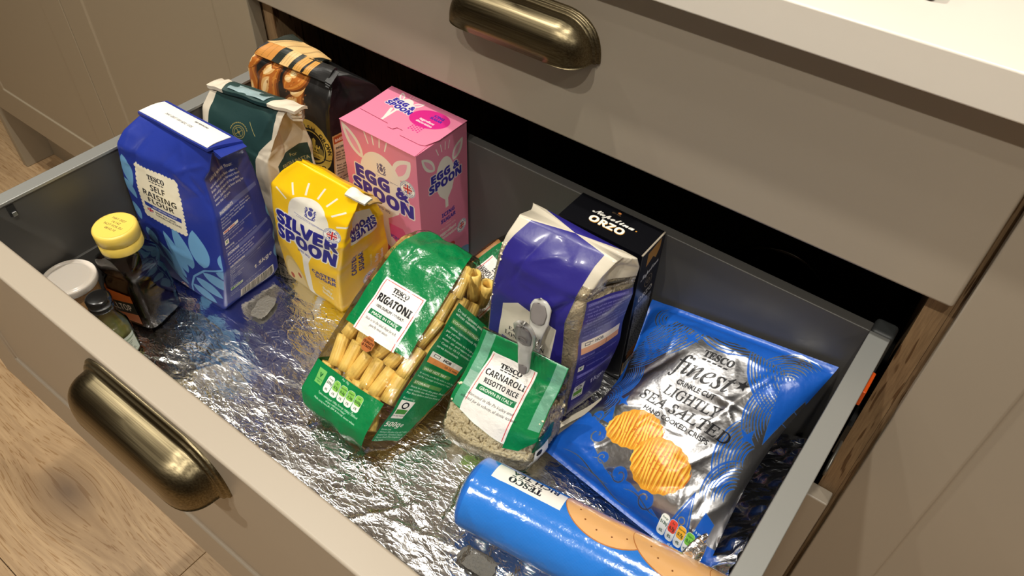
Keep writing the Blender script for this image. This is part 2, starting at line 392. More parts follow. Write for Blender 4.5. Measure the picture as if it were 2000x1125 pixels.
        s.line([(cx-r*0.8, cy-r*0.8), (cx, cy-r*0.95), (cx+r*0.8, cy-r*0.8)], r*0.16, col)
    def traffic(s, x, y, cells, w=9.5, gap=0.6, dark=(20, 50, 30)):
        for i, (nm, val, pc, c) in enumerate(cells):
            X = x+i*(w+gap); s.rect(X, y, X+w, y+w*1.9, (240, 240, 232), r=w*0.35); s.rect(X+0.35, y+w*0.72, X+w-0.35, y+w*1.86, c, r=w*0.28)
            s.text(nm, X+w/2, y+w*1.48, w*0.17, dark, al='c'); s.text(val, X+w/2, y+w*0.98, w*0.26, dark, al='c', bold=0.08); s.text(pc, X+w/2, y+w*0.25, w*0.24, dark, al='c', bold=0.05)
    def image(s, name):
        im = bpy.data.images.new(name, s.W, s.H, alpha=True); im.alpha_mode = 'CHANNEL_PACKED'
        im.pixels.foreach_set(np.clip(s.p, 0, 1).ravel().astype(np.float32)); im.pack(); return im
def img_mat(name, cv, rough=0.42, kind='paper', bumps=None, coat=0.0, spec=0.5, film_tint=None):
    """kind: paper (alpha ignored), film (alpha 0 = clear plastic), foil (alpha 0 = bare metal)"""
    m, nt, bs = newmat(name); im = cv.image(name)
    uv = nt.nodes.new('ShaderNodeUVMap'); uv.uv_map = 'UVMap'
    t = nt.nodes.new('ShaderNodeTexImage'); t.image = im; t.extension = 'EXTEND'; lk(nt, uv.outputs[0], t.inputs[0])
    lk(nt, t.outputs['Color'], bs.inputs['Base Color'])
    bs.inputs['Roughness'].default_value = rough; bs.inputs['Coat Weight'].default_value = coat; bs.inputs['Specular IOR Level'].default_value = spec
    bs.inputs['Coat Roughness'].default_value = 0.12
    for b in (bumps or []): bump(nt, bs, *b)
    if kind == 'foil':
        iv = nt.nodes.new('ShaderNodeMath'); iv.operation = 'SUBTRACT'; iv.inputs[0].default_value = 1.0; lk(nt, t.outputs['Alpha'], iv.inputs[1])
        lk(nt, iv.outputs[0], bs.inputs['Metallic'])
    if kind == 'film':
        tr = nt.nodes.new('ShaderNodeBsdfTransparent'); tr.inputs[0].default_value = (*(film_tint or (0.97, 0.97, 0.96)), 1)
        gl = nt.nodes.new('ShaderNodeBsdfGlossy'); gl.inputs['Roughness'].default_value = 0.07
        if bs.inputs['Normal'].is_linked: lk(nt, bs.inputs['Normal'].links[0].from_socket, gl.inputs['Normal'])
        fr = nt.nodes.new('ShaderNodeFresnel'); fr.inputs[0].default_value = 1.5
        if bs.inputs['Normal'].is_linked: lk(nt, bs.inputs['Normal'].links[0].from_socket, fr.inputs['Normal'])
        mu = nt.nodes.new('ShaderNodeMath'); mu.operation = 'MULTIPLY_ADD'; mu.inputs[1].default_value = 0.8; mu.inputs[2].default_value = 0.03; lk(nt, fr.outputs[0], mu.inputs[0])
        x1 = nt.nodes.new('ShaderNodeMixShader'); lk(nt, mu.outputs[0], x1.inputs[0]); lk(nt, tr.outputs[0], x1.inputs[1]); lk(nt, gl.outputs[0], x1.inputs[2])
        x2 = nt.nodes.new('ShaderNodeMixShader'); lk(nt, t.outputs['Alpha'], x2.inputs[0]); lk(nt, x1.outputs[0], x2.inputs[1]); lk(nt, bs.outputs[0], x2.inputs[2])
        lk(nt, x2.outputs[0], nt.nodes['Material Output'].inputs[0])
    return m
def film_mat(name, tint=(0.97, 0.97, 0.96), rough=0.07, base=0.03, ior=1.5, bumps=((60, 0.6, 0.004),), cloud=0.0):
    m, nt, bs = newmat(name)
    for b in bumps: bump(nt, bs, *b)
    tr = nt.nodes.new('ShaderNodeBsdfTransparent'); tr.inputs[0].default_value = (*tint, 1)
    gl = nt.nodes.new('ShaderNodeBsdfGlossy'); gl.inputs['Roughness'].default_value = rough
    fr = nt.nodes.new('ShaderNodeFresnel'); fr.inputs[0].default_value = ior
    if bs.inputs['Normal'].is_linked:
        lk(nt, bs.inputs['Normal'].links[0].from_socket, gl.inputs['Normal']); lk(nt, bs.inputs['Normal'].links[0].from_socket, fr.inputs['Normal'])
    mu = nt.nodes.new('ShaderNodeMath'); mu.operation = 'MULTIPLY_ADD'; mu.inputs[1].default_value = 0.85; mu.inputs[2].default_value = base; lk(nt, fr.outputs[0], mu.inputs[0])
    x1 = nt.nodes.new('ShaderNodeMixShader'); lk(nt, mu.outputs[0], x1.inputs[0]); lk(nt, tr.outputs[0], x1.inputs[1]); lk(nt, gl.outputs[0], x1.inputs[2]); out = x1.outputs[0]
    if cloud:
        df = nt.nodes.new('ShaderNodeBsdfDiffuse'); df.inputs[0].default_value = (0.8, 0.78, 0.74, 1)
        x2 = nt.nodes.new('ShaderNodeMixShader'); x2.inputs[0].default_value = cloud; lk(nt, out, x2.inputs[1]); lk(nt, df.outputs[0], x2.inputs[2]); out = x2.outputs[0]
    lk(nt, out, nt.nodes['Material Output'].inputs[0]); return m

# ------------------------------------------------------------------ soft pack builder
def creases(rng, n, W, H, amp, width, length, region=None):
    C = []
    for _ in range(n):
        x0, x1, y0, y1 = region or (0, W, 0, H)
        C.append((rng.uniform(x0, x1), rng.uniform(y0, y1), rng.uniform(0, math.pi), rng.uniform(0.4, 1)*length, rng.uniform(0.6, 1.4)*width, rng.choice((-1, 1))*rng.uniform(0.4, 1)*amp))
    return C
def crease_disp(u, v, C):
    d = np.zeros_like(u)
    for cu, cv, th, L, w, a in C:
        c, s = math.cos(th), math.sin(th); x = (u-cu)*c + (v-cv)*s; y = -(u-cu)*s + (v-cv)*c
        d += a*np.exp(-np.abs(y)/w)*np.exp(-(x/L)**4)
    return d
def lumps(u, v, rng, n, wl, amp):
    d = np.zeros_like(u)
    for _ in range(n):
        th = rng.uniform(0, math.pi); k = 2*math.pi/(wl*rng.uniform(0.6, 1.6)); ph = rng.uniform(0, 6.28)
        d += math.sqrt(1.0/n)*amp*np.sin(k*(u*math.cos(th)+v*math.sin(th))+ph)
    return d
def loft(rings, W, D, nW=56, nD=34, seed=1, cor=2, C=None, lump=(0, 30), vsm=1, frame=None, xcr=()):
    """rings: (FL,FR,BR,BL, v_mm, rows_to_next, gusset_m, bulge_m). returns MB with uv in mm (u runs front,right,back,left)"""
    rng = random.Random(seed); cols = []
    t0 = np.arange(nW)/nW; t1 = np.arange(nD)/nD
    keys = []
    for r in rings:
        P = [np.array(p, float) for p in r[:4]]; gus = r[6]; bl = r[7]; ctr = sum(P)/4; side = []
        for i in range(4):
            a = P[i]; b = P[(i+1) % 4]; t = (t0 if i % 2 == 0 else t1)[:, None]; q = a+(b-a)*t; m = (a+b)/2 - ctr
            m = m/(np.linalg.norm(m)+1e-9)
            if i % 2 == 0: q = q + m*bl*np.sin(np.pi*t)**0.8
            else: q = q + m*(bl*0.35*np.sin(np.pi*t) - gus*(1-np.abs(2*t-1)))
            side.append(q)
        keys.append(np.concatenate(side))
    n = 2*(nW+nD)
    us = np.concatenate([t0*W, W+t1*D, W+D+t0*W, 2*W+D+t1*D])
    G = []; V = []
    for i in range(len(keys)-1):
        k = rings[i][5]
        for j in range(k): f = j/k; G.append(keys[i]*(1-f)+keys[i+1]*f); V.append(rings[i][4]*(1-f)+rings[i+1][4]*f)
    G.append(keys[-1]); V.append(rings[-1][4])
    G = np.array(G); V = np.array(V)
    for _ in range(cor): G = 0.5*G + 0.25*(np.roll(G, 1, 1)+np.roll(G, -1, 1))
    for _ in range(vsm): G[1:-1] = 0.5*G[1:-1]+0.25*(G[2:]+G[:-2])
    du = np.roll(G, -1, 1)-np.roll(G, 1, 1); dv = np.gradient(G, axis=0); N = np.cross(du, dv); N /= np.linalg.norm(N, axis=2, keepdims=True)+1e-12
    U2, V2 = np.meshgrid(us, V)
    L = 2*(W+D)
    disp = lumps(U2, V2, rng, 5, lump[1], lump[0])
    if C: disp = disp + crease_disp(U2, V2, C)
    if xcr: disp = disp + crease_disp(U2, V2, list(xcr))
    # keep the seam continuous
    wseam = np.clip(np.minimum(U2, L-U2)/8.0, 0, 1); disp = disp*wseam
    G = G + N*(disp/1000.0)[..., None]
    m = MB(); R = len(G); vs = G.reshape(-1, 3); fs = []; uv = {}
    for i in range(R-1):
        for j in range(n):
            j2 = (j+1) % n; fs.append((i*n+j, i*n+j2, (i+1)*n+j2, (i+1)*n+j))
            u1 = us[j2] if j2 else L; uv[len(fs)-1] = [(us[j], V[i]), (u1, V[i]), (u1, V[i+1]), (us[j], V[i+1])]
    m.add(vs, fs, uvs=uv, smooth=True)
    for row, rev in ((0, True), (R-1, False)):
        c = G[row].mean(0); b = row*n; ci = len(m.v); m.v.append(tuple(c))
        for j in range(n):
            j2 = (j+1) % n; f = (b+j2, b+j, ci) if rev else (b+j, b+j2, ci)
            uu = [(us[j], V[row])]*3; m.uv[len(m.f)] = uu; m.sm.add(len(m.f)); m.f.append(f)
    m.G = G; m.us = us; m.V = V
    return m
def fr(O, X, Y, Z):
    O, X, Y, Z = [np.array(a, float) for a in (O, X, Y, Z)]
    return lambda x, y, z: O + X*x + Y*y + Z*z
def sheet(grid, uvw, thick=0.0):
    """grid: (rows, cols, 3); uvw = (u mm, v mm) extents"""
    R, Cn, _ = grid.shape; m = MB(); fs = []; uv = {}
    for i in range(R-1):
        for j in range(Cn-1):
            fs.append((i*Cn+j, i*Cn+j+1, (i+1)*Cn+j+1, (i+1)*Cn+j))
            a = j/(Cn-1)*uvw[0]; b = (j+1)/(Cn-1)*uvw[0]; c = i/(R-1)*uvw[1]; d = (i+1)/(R-1)*uvw[1]
            uv[len(fs)-1] = [(a, c), (b, c), (b, d), (a, d)]
    m.add(grid.reshape(-1, 3), fs, uvs=uv, smooth=True); return m
# ------------------------------------------------------------------ the room
WALLM = plain('warm_white_wall_paint', (128, 120, 108), 0.8)
CEILM = plain('white_ceiling_paint', (196, 192, 184), 0.9)
X0, X1, Y0, Y1, ZC = -3.4, 2.3, -2.5, 1.16, 2.40
def struct(name, mat, *b, **k): return box(name, mat, None, *b, kind='structure', **k)
struct('wall_back', WALLM, X0, X1, Y1, Y1+0.1, 0, ZC)
struct('wall_front', WALLM, X0, X1, Y0-0.1, Y0, 0, ZC)
struct('wall_left', WALLM, X0-0.1, X0, Y0, Y1, 0, ZC)
struct('wall_right', WALLM, X1, X1+0.1, Y0, Y1, 0, ZC)
struct('ceiling', CEILM, X0, X1, Y0, Y1, ZC, ZC+0.1)
floor = struct('floor', plain('dark_plank_joint', (84, 62, 42), 0.8), X0, X1, Y0, Y1, -0.1, -0.004)
LOC[floor.name] = (0, 0, 0)
row = 0; y = -0.028-0.22*11
while y < 0.62:
    off = {0: -0.678}.get(row-11, -0.678 + ((row-11)*0.47) % 1.28)
    xs = [off + k*1.28 for k in range(-3, 4)]
    xs = [X0] + [q for q in xs if X0+0.05 < q < X1-0.05] + [X1]
    for a, b in zip(xs[:-1], xs[1:]):
        yy0 = max(y, Y0); yy1 = y+0.22
        if yy1 - yy0 > 0.02: box('plank', FLOORM, floor, a+0.0005, b-0.0005, yy0+0.0005, yy1-0.0005, -0.0038, 0, bevel=0.0008)
    y += 0.22; row += 1

# ------------------------------------------------------------------ joinery
def shaker(name, mat, parent, x0, x1, z0, z1, y0, th, stile=None, ch=0.0028, dp=0.0028, bevel=0.0016, **kw):
    m = MB(); y1 = y0+th
    if stile is None:
        m.box(x0, x1, y0, y1, z0, z1)
    else:
        s = stile; o = [(x0, z0), (x1, z0), (x1, z1), (x0, z1)]; a = [(x0+s, z0+s), (x1-s, z0+s), (x1-s, z1-s), (x0+s, z1-s)]
        s2 = s+ch; b = [(x0+s2, z0+s2), (x1-s2, z0+s2), (x1-s2, z1-s2), (x0+s2, z1-s2)]
        v = [(x, y0, z) for x, z in o] + [(x, y0, z) for x, z in a] + [(x, y0+dp, z) for x, z in b] + [(x, y1, z) for x, z in o]
        f = []
        for i in range(4):
            j = (i+1) % 4; f += [(i, j, 4+j, 4+i), (4+i, 4+j, 8+j, 8+i), (j, i, 12+i, 12+j)]
        f += [(8, 9, 10, 11), (15, 14, 13, 12)]; m.add(v, f)
    return m.build(name, mat, parent, bevel, seg=3, **kw)
def cup_handle(parent, cx, yf, zb, Wd=0.148, Hh=0.035, name='handle'):
    """cup pull: half-stadium dome open underneath, on a stepped back plate"""
    L = Wd/2 - Hh; m = MB(); S = 40
    out = []
    for i in range(S+1):
        t = math.pi*(1 - i/S); c, s = math.cos(t), math.sin(t)
        e = 0.84; out.append((math.copysign(abs(c)**e, c), abs(s)**e, (L if c > 0 else -L) if abs(c) > 1e-6 else 0))
    def ring(rad, y, drop=0.0): return [(cx + o[2] + o[0]*rad, yf - y, zb - drop + o[1]*rad) for o in out]
    prof = [(Hh+0.0045, 0.0), (Hh+0.0045, 0.0016), (Hh+0.0034, 0.0026), (Hh+0.0024, 0.0028), (Hh+0.0022, 0.0042), (Hh+0.0010, 0.0052), (Hh-0.0006, 0.0054), (Hh-0.0010, 0.0070)]
    for k in range(1, 15):
        t = k/14*math.pi/2; prof.append(((Hh-0.0012)*math.cos(t)**0.58, 0.0070 + 0.0225*math.sin(t)**0.9))
    vs = []; n = S+1
    for r, yy in prof: vs += ring(max(r, 0.0004), yy)
    inner = [(max(r-0.0022, 0.0004), max(yy-0.0022, 0.0)) for r, yy in prof[7:]][::-1]
    for r, yy in inner: vs += ring(r, yy)
    R = len(prof)+len(inner); fs = [(i*n+j, i*n+j+1, (i+1)*n+j+1, (i+1)*n+j) for i in range(R-1) for j in range(n-1)]
    m.add(vs, fs, smooth=True)
    # close the open rim along the bottom edge
    k = len(prof); q = len(inner)
    for e in (0, n-1):
        for i in range(min(k-8, q)):
            a = (7+i)*n+e; b = (8+i)*n+e; c = (k+q-2-i)*n+e; d = (k+q-1-i)*n+e
            m.f.append((a, b, c, d) if e else (d, c, b, a))
    return m.build(name, BRASS, parent)

# left-hand double cabinet
lc = thing('kitchen_cabinet', 'greige double door kitchen base cabinet left of the open drawer', 'cabinet', (-1.29, 0.8, 0))
for a, b in ((-1.2635, -0.7665), (-1.7795, -1.2665)):
    shaker('door', CREAM, lc, a, b, 0.174, 0.884, 0.515, 0.019, 0.0715)
box('plinth', CREAM, lc, -1.80, -0.7665, 0.582, 0.598, 0.0005, 0.150)
box('end_panel', CREAM, lc, -1.820, -1.802, 0.515, 1.15, 0.0005, 0.888, bevel=0.001)
box('carcass', OAKV, lc, -1.800, -0.7668, 0.536, 1.15, 0.152, 0.888)

# the drawer cabinet
dc = thing('kitchen_cabinet', 'greige kitchen drawer cabinet with its deep middle drawer pulled open', 'cabinet', (-0.365, 0.8, 0))
for a, b in ((-0.765, -0.747), (0.017, 0.035)): box('side_panel', OAKV, dc, a, b, 0.535, 1.15, 0.152, 0.888)
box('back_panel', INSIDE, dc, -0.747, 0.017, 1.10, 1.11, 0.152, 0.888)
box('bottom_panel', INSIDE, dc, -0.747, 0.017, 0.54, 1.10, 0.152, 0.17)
box('plinth', CREAM, dc, -0.765, 0.035, 0.582, 0.598, 0.0005, 0.150)
td = shaker('drawer_front', GREIGE, dc, -0.7635, 0.0335, 0.7295, 0.884, 0.516, 0.0185, None, bevel=0.003, label='closed flat top drawer front'); LOC[td.name] = LOC[dc.name]
cup_handle(td, -0.3655, 0.516, 0.8155)
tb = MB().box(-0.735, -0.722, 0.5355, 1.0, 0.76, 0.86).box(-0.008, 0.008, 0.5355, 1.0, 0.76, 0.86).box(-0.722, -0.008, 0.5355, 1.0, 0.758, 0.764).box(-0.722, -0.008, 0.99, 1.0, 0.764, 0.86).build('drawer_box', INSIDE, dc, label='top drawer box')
bd = shaker('drawer_front', GREIGE, dc, -0.7635, 0.0335, 0.153, 0.438, 0.516, 0.0185, 0.0715, bevel=0.003, label='closed bottom drawer front')
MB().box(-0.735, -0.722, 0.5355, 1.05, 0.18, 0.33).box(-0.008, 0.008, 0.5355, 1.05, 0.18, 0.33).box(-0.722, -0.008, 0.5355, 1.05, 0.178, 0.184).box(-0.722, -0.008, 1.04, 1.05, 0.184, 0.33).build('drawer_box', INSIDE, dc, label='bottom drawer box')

# the open drawer (part of the cabinet, pulled out)
od = shaker('open_drawer', GREIGE, dc, -0.7635, 0.0335, 0.445, 0.727, 0.102, 0.022, 0.076, bevel=0.0035, label='pulled out middle drawer front'); LOC[od.name] = LOC[dc.name]
cup_handle(od, -0.3690, 0.102, 0.6815)
box('drawer_base', DARKMET, od, -0.735, 0.008, 0.1245, 0.545, 0.474, 0.480)
box('back_board', DARKMET, od, -0.7195, -0.0085, 0.532, 0.544, 0.4805, 0.6610, bevel=0.0012)
for sx, a, b in ((-1, -0.7355, -0.7205), (1, -0.0080, 0.0075)):
    box('side_wall', DARKMET, od, a+0.0006, b-0.0006, 0.1245, 0.545, 0.4805, 0.6585, label='dark steel drawer side')
    box('side_rail', RAILMET, od, a-0.0008, b+0.0008, 0.1245, 0.532, 0.6586, 0.6622, bevel=0.0008, label='top rail with its lit tone painted in')
    e = MB().box(a-0.001, b+0.003 if sx > 0 else b+0.001, 0.5325, 0.552, 0.60, 0.6632).build('end_cap', BLACKPL, od, 0.004, seg=3)
    q = (b, b+0.0) if sx < 0 else (a, a)
    box('lower_strip', DARKMET, od, *((b-0.0004, b+0.003) if sx < 0 else (a-0.003, a+0.0004)), 0.1245, 0.5315, 0.4805, 0.566, bevel=0.0006)
# the square catch in the left wall, the runner and its orange lever at the right
box('catch_slot', plain('black_slot', (14, 14, 14), 0.6), od, -0.7212, -0.7202, 0.172, 0.179, 0.6445, 0.6565)
box('catch', plain('bright_zinc', (190, 190, 190), 0.3, 1.0), od, -0.7212, -0.7180, 0.1735, 0.1780, 0.6445, 0.6495, bevel=0.0006)
ZINC = plain('dull_zinc_runner', (120, 118, 112), 0.4, 0.8)
box('runner', plain('black_runner', (26, 25, 24), 0.5), dc, 0.0125, 0.0165, 0.53, 1.0, 0.50, 0.545)
box('runner_lever', plain('orange_plastic', (220, 84, 20), 0.4), od, 0.0082, 0.0118, 0.497, 0.524, 0.610, 0.628, bevel=0.001)
MB().tube([(0.0135, 0.428, 0.600), (0.0135, 0.462, 0.600), (0.0135, 0.470, 0.588), (0.0135, 0.455, 0.582), (0.0135, 0.430, 0.590)], 0.0012, 6, closed=True).build('runner_clip', ZINC, dc)

# right-hand cabinet
rc = thing('kitchen_cabinet', 'greige kitchen base cabinet right of the open drawer', 'cabinet', (0.34, 0.8, 0))
shaker('door', GREIGE, rc, 0.0395, 0.6365, 0.153, 0.884, 0.5155, 0.019, 0.064)
box('carcass', OAKV, rc, 0.0353, 0.638, 0.5362, 1.15, 0.152, 0.888)
box('plinth', CREAM, rc, 0.037, 0.638, 0.582, 0.598, 0.0005, 0.150)

wt = box('worktop', QUARTZ, None, -1.83, 1.3, 0.4945, 1.158, 0.8915, 0.9215, bevel=0.0018, label='white quartz worktop above the drawers', cat='worktop')
# ------------------------------------------------------------------ packs in the drawer
ZB = 0.4835           # top of the foil
PAPER = [(420, 0.10, 0.0006), (70, 0.18, 0.002)]
WHITE = (244, 240, 230); NAVY = (38, 40, 132)
def flap(pts, thick, n=(24, 8), sag=0.0, uvb=(0, 0, 100, 30), seed=1, amp=0.0004):
    """folded paper strip: pts = FL, FR, BR, BL of its upper face"""
    P = [np.array(p, float) for p in pts]; rng = random.Random(seed); m = MB(); nx, ny = n
    nrm = np.cross(P[1]-P[0], P[3]-P[0]); nrm /= np.linalg.norm(nrm)
    top = []; uv = []
    for i in range(ny+1):
        for j in range(nx+1):
            a = j/nx; b = i/ny; q = (P[0]*(1-a)+P[1]*a)*(1-b)+(P[3]*(1-a)+P[2]*a)*b
            w = amp*math.sin(9*a+seed)*math.sin(5*b+seed*2) - sag*(2*b-1)**2
            top.append(q+nrm*w); uv.append((uvb[0]+a*(uvb[2]-uvb[0]), uvb[1]+b*(uvb[3]-uvb[1])))
    bot = [q-nrm*thick for q in top]; N = len(top); fs = []; 
    for i in range(ny):
        for j in range(nx):
            a = i*(nx+1)+j; fs.append((a, a+1, a+nx+2, a+nx+1)); fs.append((N+a, N+a+nx+1, N+a+nx+2, N+a+1))
    edge = [(j, j+1) for j in range(nx)] + [(i*(nx+1)+nx, (i+1)*(nx+1)+nx) for i in range(ny)] + [(ny*(nx+1)+j+1, ny*(nx+1)+j) for j in range(nx)] + [((i+1)*(nx+1), i*(nx+1)) for i in range(ny)]
    for a, b in edge: fs.append((a, N+a, N+b, b))
    m.add(top+bot, fs, uvs=uv+uv, smooth=False); return m
def folds(end, out, up, w, n=3, gap=0.0016):
    """layered paper edges seen at the end of a rolled top"""
    m = MB()
    for k in range(n):
        a = np.array(end[0], float)-np.array(up)*gap*k*1.6; b = np.array(end[1], float)-np.array(up)*gap*k*1.6
        o = np.array(out, float)*(w*(1-0.22*k)); u = np.array(up, float)*0.0007
        m.hull([a-o*0.3, a+o, b+o*0.8, b-o*0.3, a-o*0.3+u, a+o+u, b+o*0.8+u, b-o*0.3+u])
    return m

# 1 --- blue self-raising flour
def blue_flour():
    W, D = 108, 78; BL = (36, 54, 146); LT = (112, 166, 212); c = Canvas(2*W+2*D, 245, BL)
    c.rect(20, 60, 20.1, 60.1, BL)
    for x, y, a, l, w in ((6, 176, -78, 32, 15), (2, 150, -60, 24, 12), (16, 92, -65, 22, 15), (12, 70, -60, 26, 17), (4, 120, -70, 22, 12)): c.leaf(x, y, a, l, w, LT)
    c.tf = (1.3, -21.0, -3.0)
    c.line([(62, 8), (64, 22), (70, 40), (82, 56), (98, 66), (108, 72)], 2.0, LT)
    for x, y, a, l, w in ((60, 30, 122, 40, 12), (64, 40, 112, 44, 14), (70, 50, 104, 44, 15), (82, 60, 95, 38, 17), (98, 66, 70, 22, 12), (92, 60, -10, 22, 12), (80, 52, -24, 32, 14), (72, 40, -32, 30, 13), (66, 26, -28, 28, 13), (62, 10, -42, 30, 12), (60, 20, 135, 34, 10)):
        c.leaf(x, y, a, l, w, LT)
    c.tf = (1.0, 0.0, 0.0); c.rect(W-1, 0, W+D, 245, BL)
    # scalloped label
    c.tf = (.88, 1.0, 26.0)
    cr = (236, 228, 206); x0, y0, x1, y1 = 24, 100, 82, 166
    c.rect(x0, y0, x1, y1, cr)
    for i in range(12):
        xx = x0+2.2+i*(x1-x0-4.4)/11; c.ell(xx, y0, 2.6, 2.4, cr); c.ell(xx, y1, 2.6, 2.4, cr)
    for i in range(13):
        yy = y0+2.2+i*(y1-y0-4.4)/12; c.ell(x0, yy, 2.4, 2.6, cr); c.ell(x1, yy, 2.4, 2.6, cr)
    K = (22, 24, 34)
    c.brand(53, 156, 5.0, K); c.text(BOLD('SELF'), 53, 143.5, 6.4, K, al='c'); c.text(BOLD('RAISING'), 53, 134, 6.4, K, al='c', width=46); c.text(BOLD('FLOUR'), 53, 125, 6.4, K, al='c', width=36)
    c.rect(27, 115.5, 79, 121.5, (40, 60, 150)); c.text('100% BRITISH WHEAT', 56, 117.3, 2.4, WHITE, al='c', bold=.12)
    c.rect(29, 108, 38, 114, (30, 36, 110)); c.line([(29, 108), (38, 114)], 1.4, WHITE); c.line([(29, 114), (38, 108)], 1.4, WHITE); c.rect(32.7, 108, 34.3, 114, (205, 32, 44)); c.rect(29, 110.2, 38, 111.8, (205, 32, 44))
    c.text('GREAT FOR CAKES,', 41, 110.8, 2.3, K, bold=.08); c.text('COOKIES AND SCONES', 41, 107, 2.3, K, bold=.08)
    c.tf = (1.0, 0.0, 0.0)
    c.ell(47, 14, 6, 6, WHITE); c.ell(47, 14, 5, 5, (190, 70, 70)); c.ell(47, 14, 3.6, 3.6, WHITE); c.line([(44, 12), (50, 16)], 1.2, (30, 36, 110))
    # right side panel
    X = W+8; w = D-14
    c.text(BOLD('raising wheat flour.'), X+4, 178, 3.0, WHITE)
    c.para(['work with some of the best millers in', 'Britain. They select the harvest\u2019s finest', 'grain and grind wheat to the perfect', 'texture. Just like they\u2019ve been doing for', 'more than 125 years.'], X, 172.5, 2.2, 4.0, WHITE, bold=.1)
    def bar(y, t): c.rect(X, y, X+w, y+4.6, (92, 104, 172)); c.text(t, X+1.5, y+1.1, 2.5, WHITE, bold=.12)
    bar(146, 'INGREDIENTS')
    c.para(['Wheat Flour (Wheat Flour, Calcium, Folic', 'Acid, Iron, Niacin, Thiamin), Raising Agents', '(Monocalcium Phosphate, Sodium', 'Bicarbonate).'], X, 141.5, 1.9, 3.5, WHITE, bold=.08)
    c.rect(X, 123.5, X+24, 127, WHITE); c.text('Allergy Advice', X+1, 124.4, 2.0, (190, 30, 30), bold=.1)
    c.para(['For allergens, including cereals containing', 'gluten, see ingredients in bold.'], X, 120.5, 1.8, 3.2, WHITE)
    c.rect(X, 109.5, X+6, 115.5, WHITE); c.text('V', X+3, 111, 3, (40, 120, 50), al='c', bold=.2); c.text('Suitable for vegans', X+8, 111.5, 1.9, WHITE)
    c.text('Warning', X, 104.5, 2.4, WHITE, bold=.12); c.text('Do not eat raw. Always cook before eating.', X, 101, 1.8, WHITE)
    bar(94.5, 'STORAGE'); c.para(['Store in a cool, dry place and once', 'opened in an airtight container.', 'For best before, see top of pack.'], X, 91, 1.9, 3.4, WHITE, bold=.08)
    bar(77.5, 'NUTRITION'); c.para(['As sold', 'Typical values', 'Energy', 'Fat', 'of which saturates', 'Carbohydrate', 'of which sugars', 'Fibre', 'Protein', 'Salt'], X, 73.6, 1.7, 2.9, WHITE, bold=.06)
    for k in range(3): c.rect(X, 76-k*4.2, X+w, 76.3-k*4.2, (170, 180, 220))
    c.text('100g contains', X+40, 70.7, 1.7, WHITE)
    c.text('Recycling', X, 43, 2.0, WHITE, bold=.08); c.rect(X, 37, X+17, 41.5, (220, 236, 200)); c.rect(X+1, 37.6, X+5, 41, (60, 140, 60)); c.text('Recycle', X+6, 38.4, 2.0, (30, 80, 40), bold=.08)
    c.text(BOLD('1.5kg'), X+34, 42, 6.2, WHITE); c.text('e', X+58, 42, 6.5, WHITE)
    c.para(['Stores Ltd., Welwyn Garden City AL7 1GA, U.K.', 'Ireland Ltd., Gresham House,', 'Marine Road, Dun Laoghaire, Co. Dublin.'], X, 31.5, 1.7, 3.0, WHITE)
    c.barcode(X+14, 5, 48, 19, 4)
    c.leaf(W+D+2, 118, -85, 30, 14, LT); c.leaf(W+D+2, 80, -85, 30, 14, LT); c.leaf(W+D-1, 52, -85, 24, 10, LT)
    mat = img_mat('blue_flour_print', c, 0.34, bumps=PAPER, coat=0.12)
    t = thing('flour_bag', 'tall royal blue self raising flour bag with cream scalloped label and white top strip', 'flour bag', (-0.665, 0.33, ZB))
    rng = random.Random(3)
    rings = [((-.712,.288,ZB),(-.613,.293,ZB),(-.615,.368,ZB),(-.712,.368,ZB),0,4,0,0),
             ((-.716,.284,ZB+.012),(-.604,.290,ZB+.012),(-.609,.372,ZB+.012),(-.717,.372,ZB+.012),12,26,0,.003),
             ((-.718,.282,.560),(-.584,.292,.560),(-.604,.376,.560),(-.718,.376,.560),80,22,0,.006),
             ((-.717,.284,.625),(-.590,.303,.622),(-.607,.374,.622),(-.717,.372,.625),146,16,.002,.005),
             ((-.713,.289,.670),(-.603,.312,.662),(-.608,.370,.660),(-.713,.366,.668),184,5,.012,.003),
             ((-.712,.300,.681),(-.596,.318,.674),(-.604,.366,.672),(-.712,.360,.679),196,9,.022,.001),
             ((-.705,.320,.6925),(-.592,.323,.6940),(-.594,.350,.6910),(-.703,.350,.6895),214,6,.012,0),
             ((-.704,.331,.6935),(-.592,.333,.6945),(-.592,.338,.6940),(-.703,.338,.6925),224,0,.0,0)]
    C = creases(rng, 16, W, 200, 0.9, 2.2, 26, (2, W-4, 150, 205)) + creases(rng, 10, W, 60, 0.5, 2, 24, (0, W, 10, 140)) + creases(rng, 12, W, 60, 1.1, 2.4, 18, (W, W+D, 165, 210)) + creases(rng, 8, 1, 1, 0.45, 1.6, 20, (W, W+D, 10, 160))
    C += [(24, 182, 1.35, 22, 3.0, -2.2), (95, 176, 2.2, 22, 3.2, -1.8), (88, 190, 0.6, 16, 2.4, 1.6), (60, 185, 1.2, 20, 7, -1.4)]
    loft(rings, W, D, 60, 40, 3, 2, C, (0.5, 60)).build('bag', mat, t, uvscale=(2*W+2*D, 245))
    d = Canvas(112, 30, WHITE); d.text('MAY 2027 F3H 6032 13:05', 26, 13, 3.0, (60, 60, 70), bold=.05, shear=.2, sx=.9); d.text('BEST BEFORE END', 62, 23, 1.8, (30, 30, 40), bold=.15)
    fm = img_mat('date_strip', d, 0.5, bumps=PAPER)
    BLUEP = plain('blue_paper', BL, 0.34, b=(420, 0.1, 0.0006), coat=0.1)
    flap([(-.7055,.319,.6975),(-.5930,.319,.7010),(-.5815,.352,.6985),(-.7035,.352,.6950)], .003, sag=.0012, seed=2).build('folded_top', BLUEP, t)
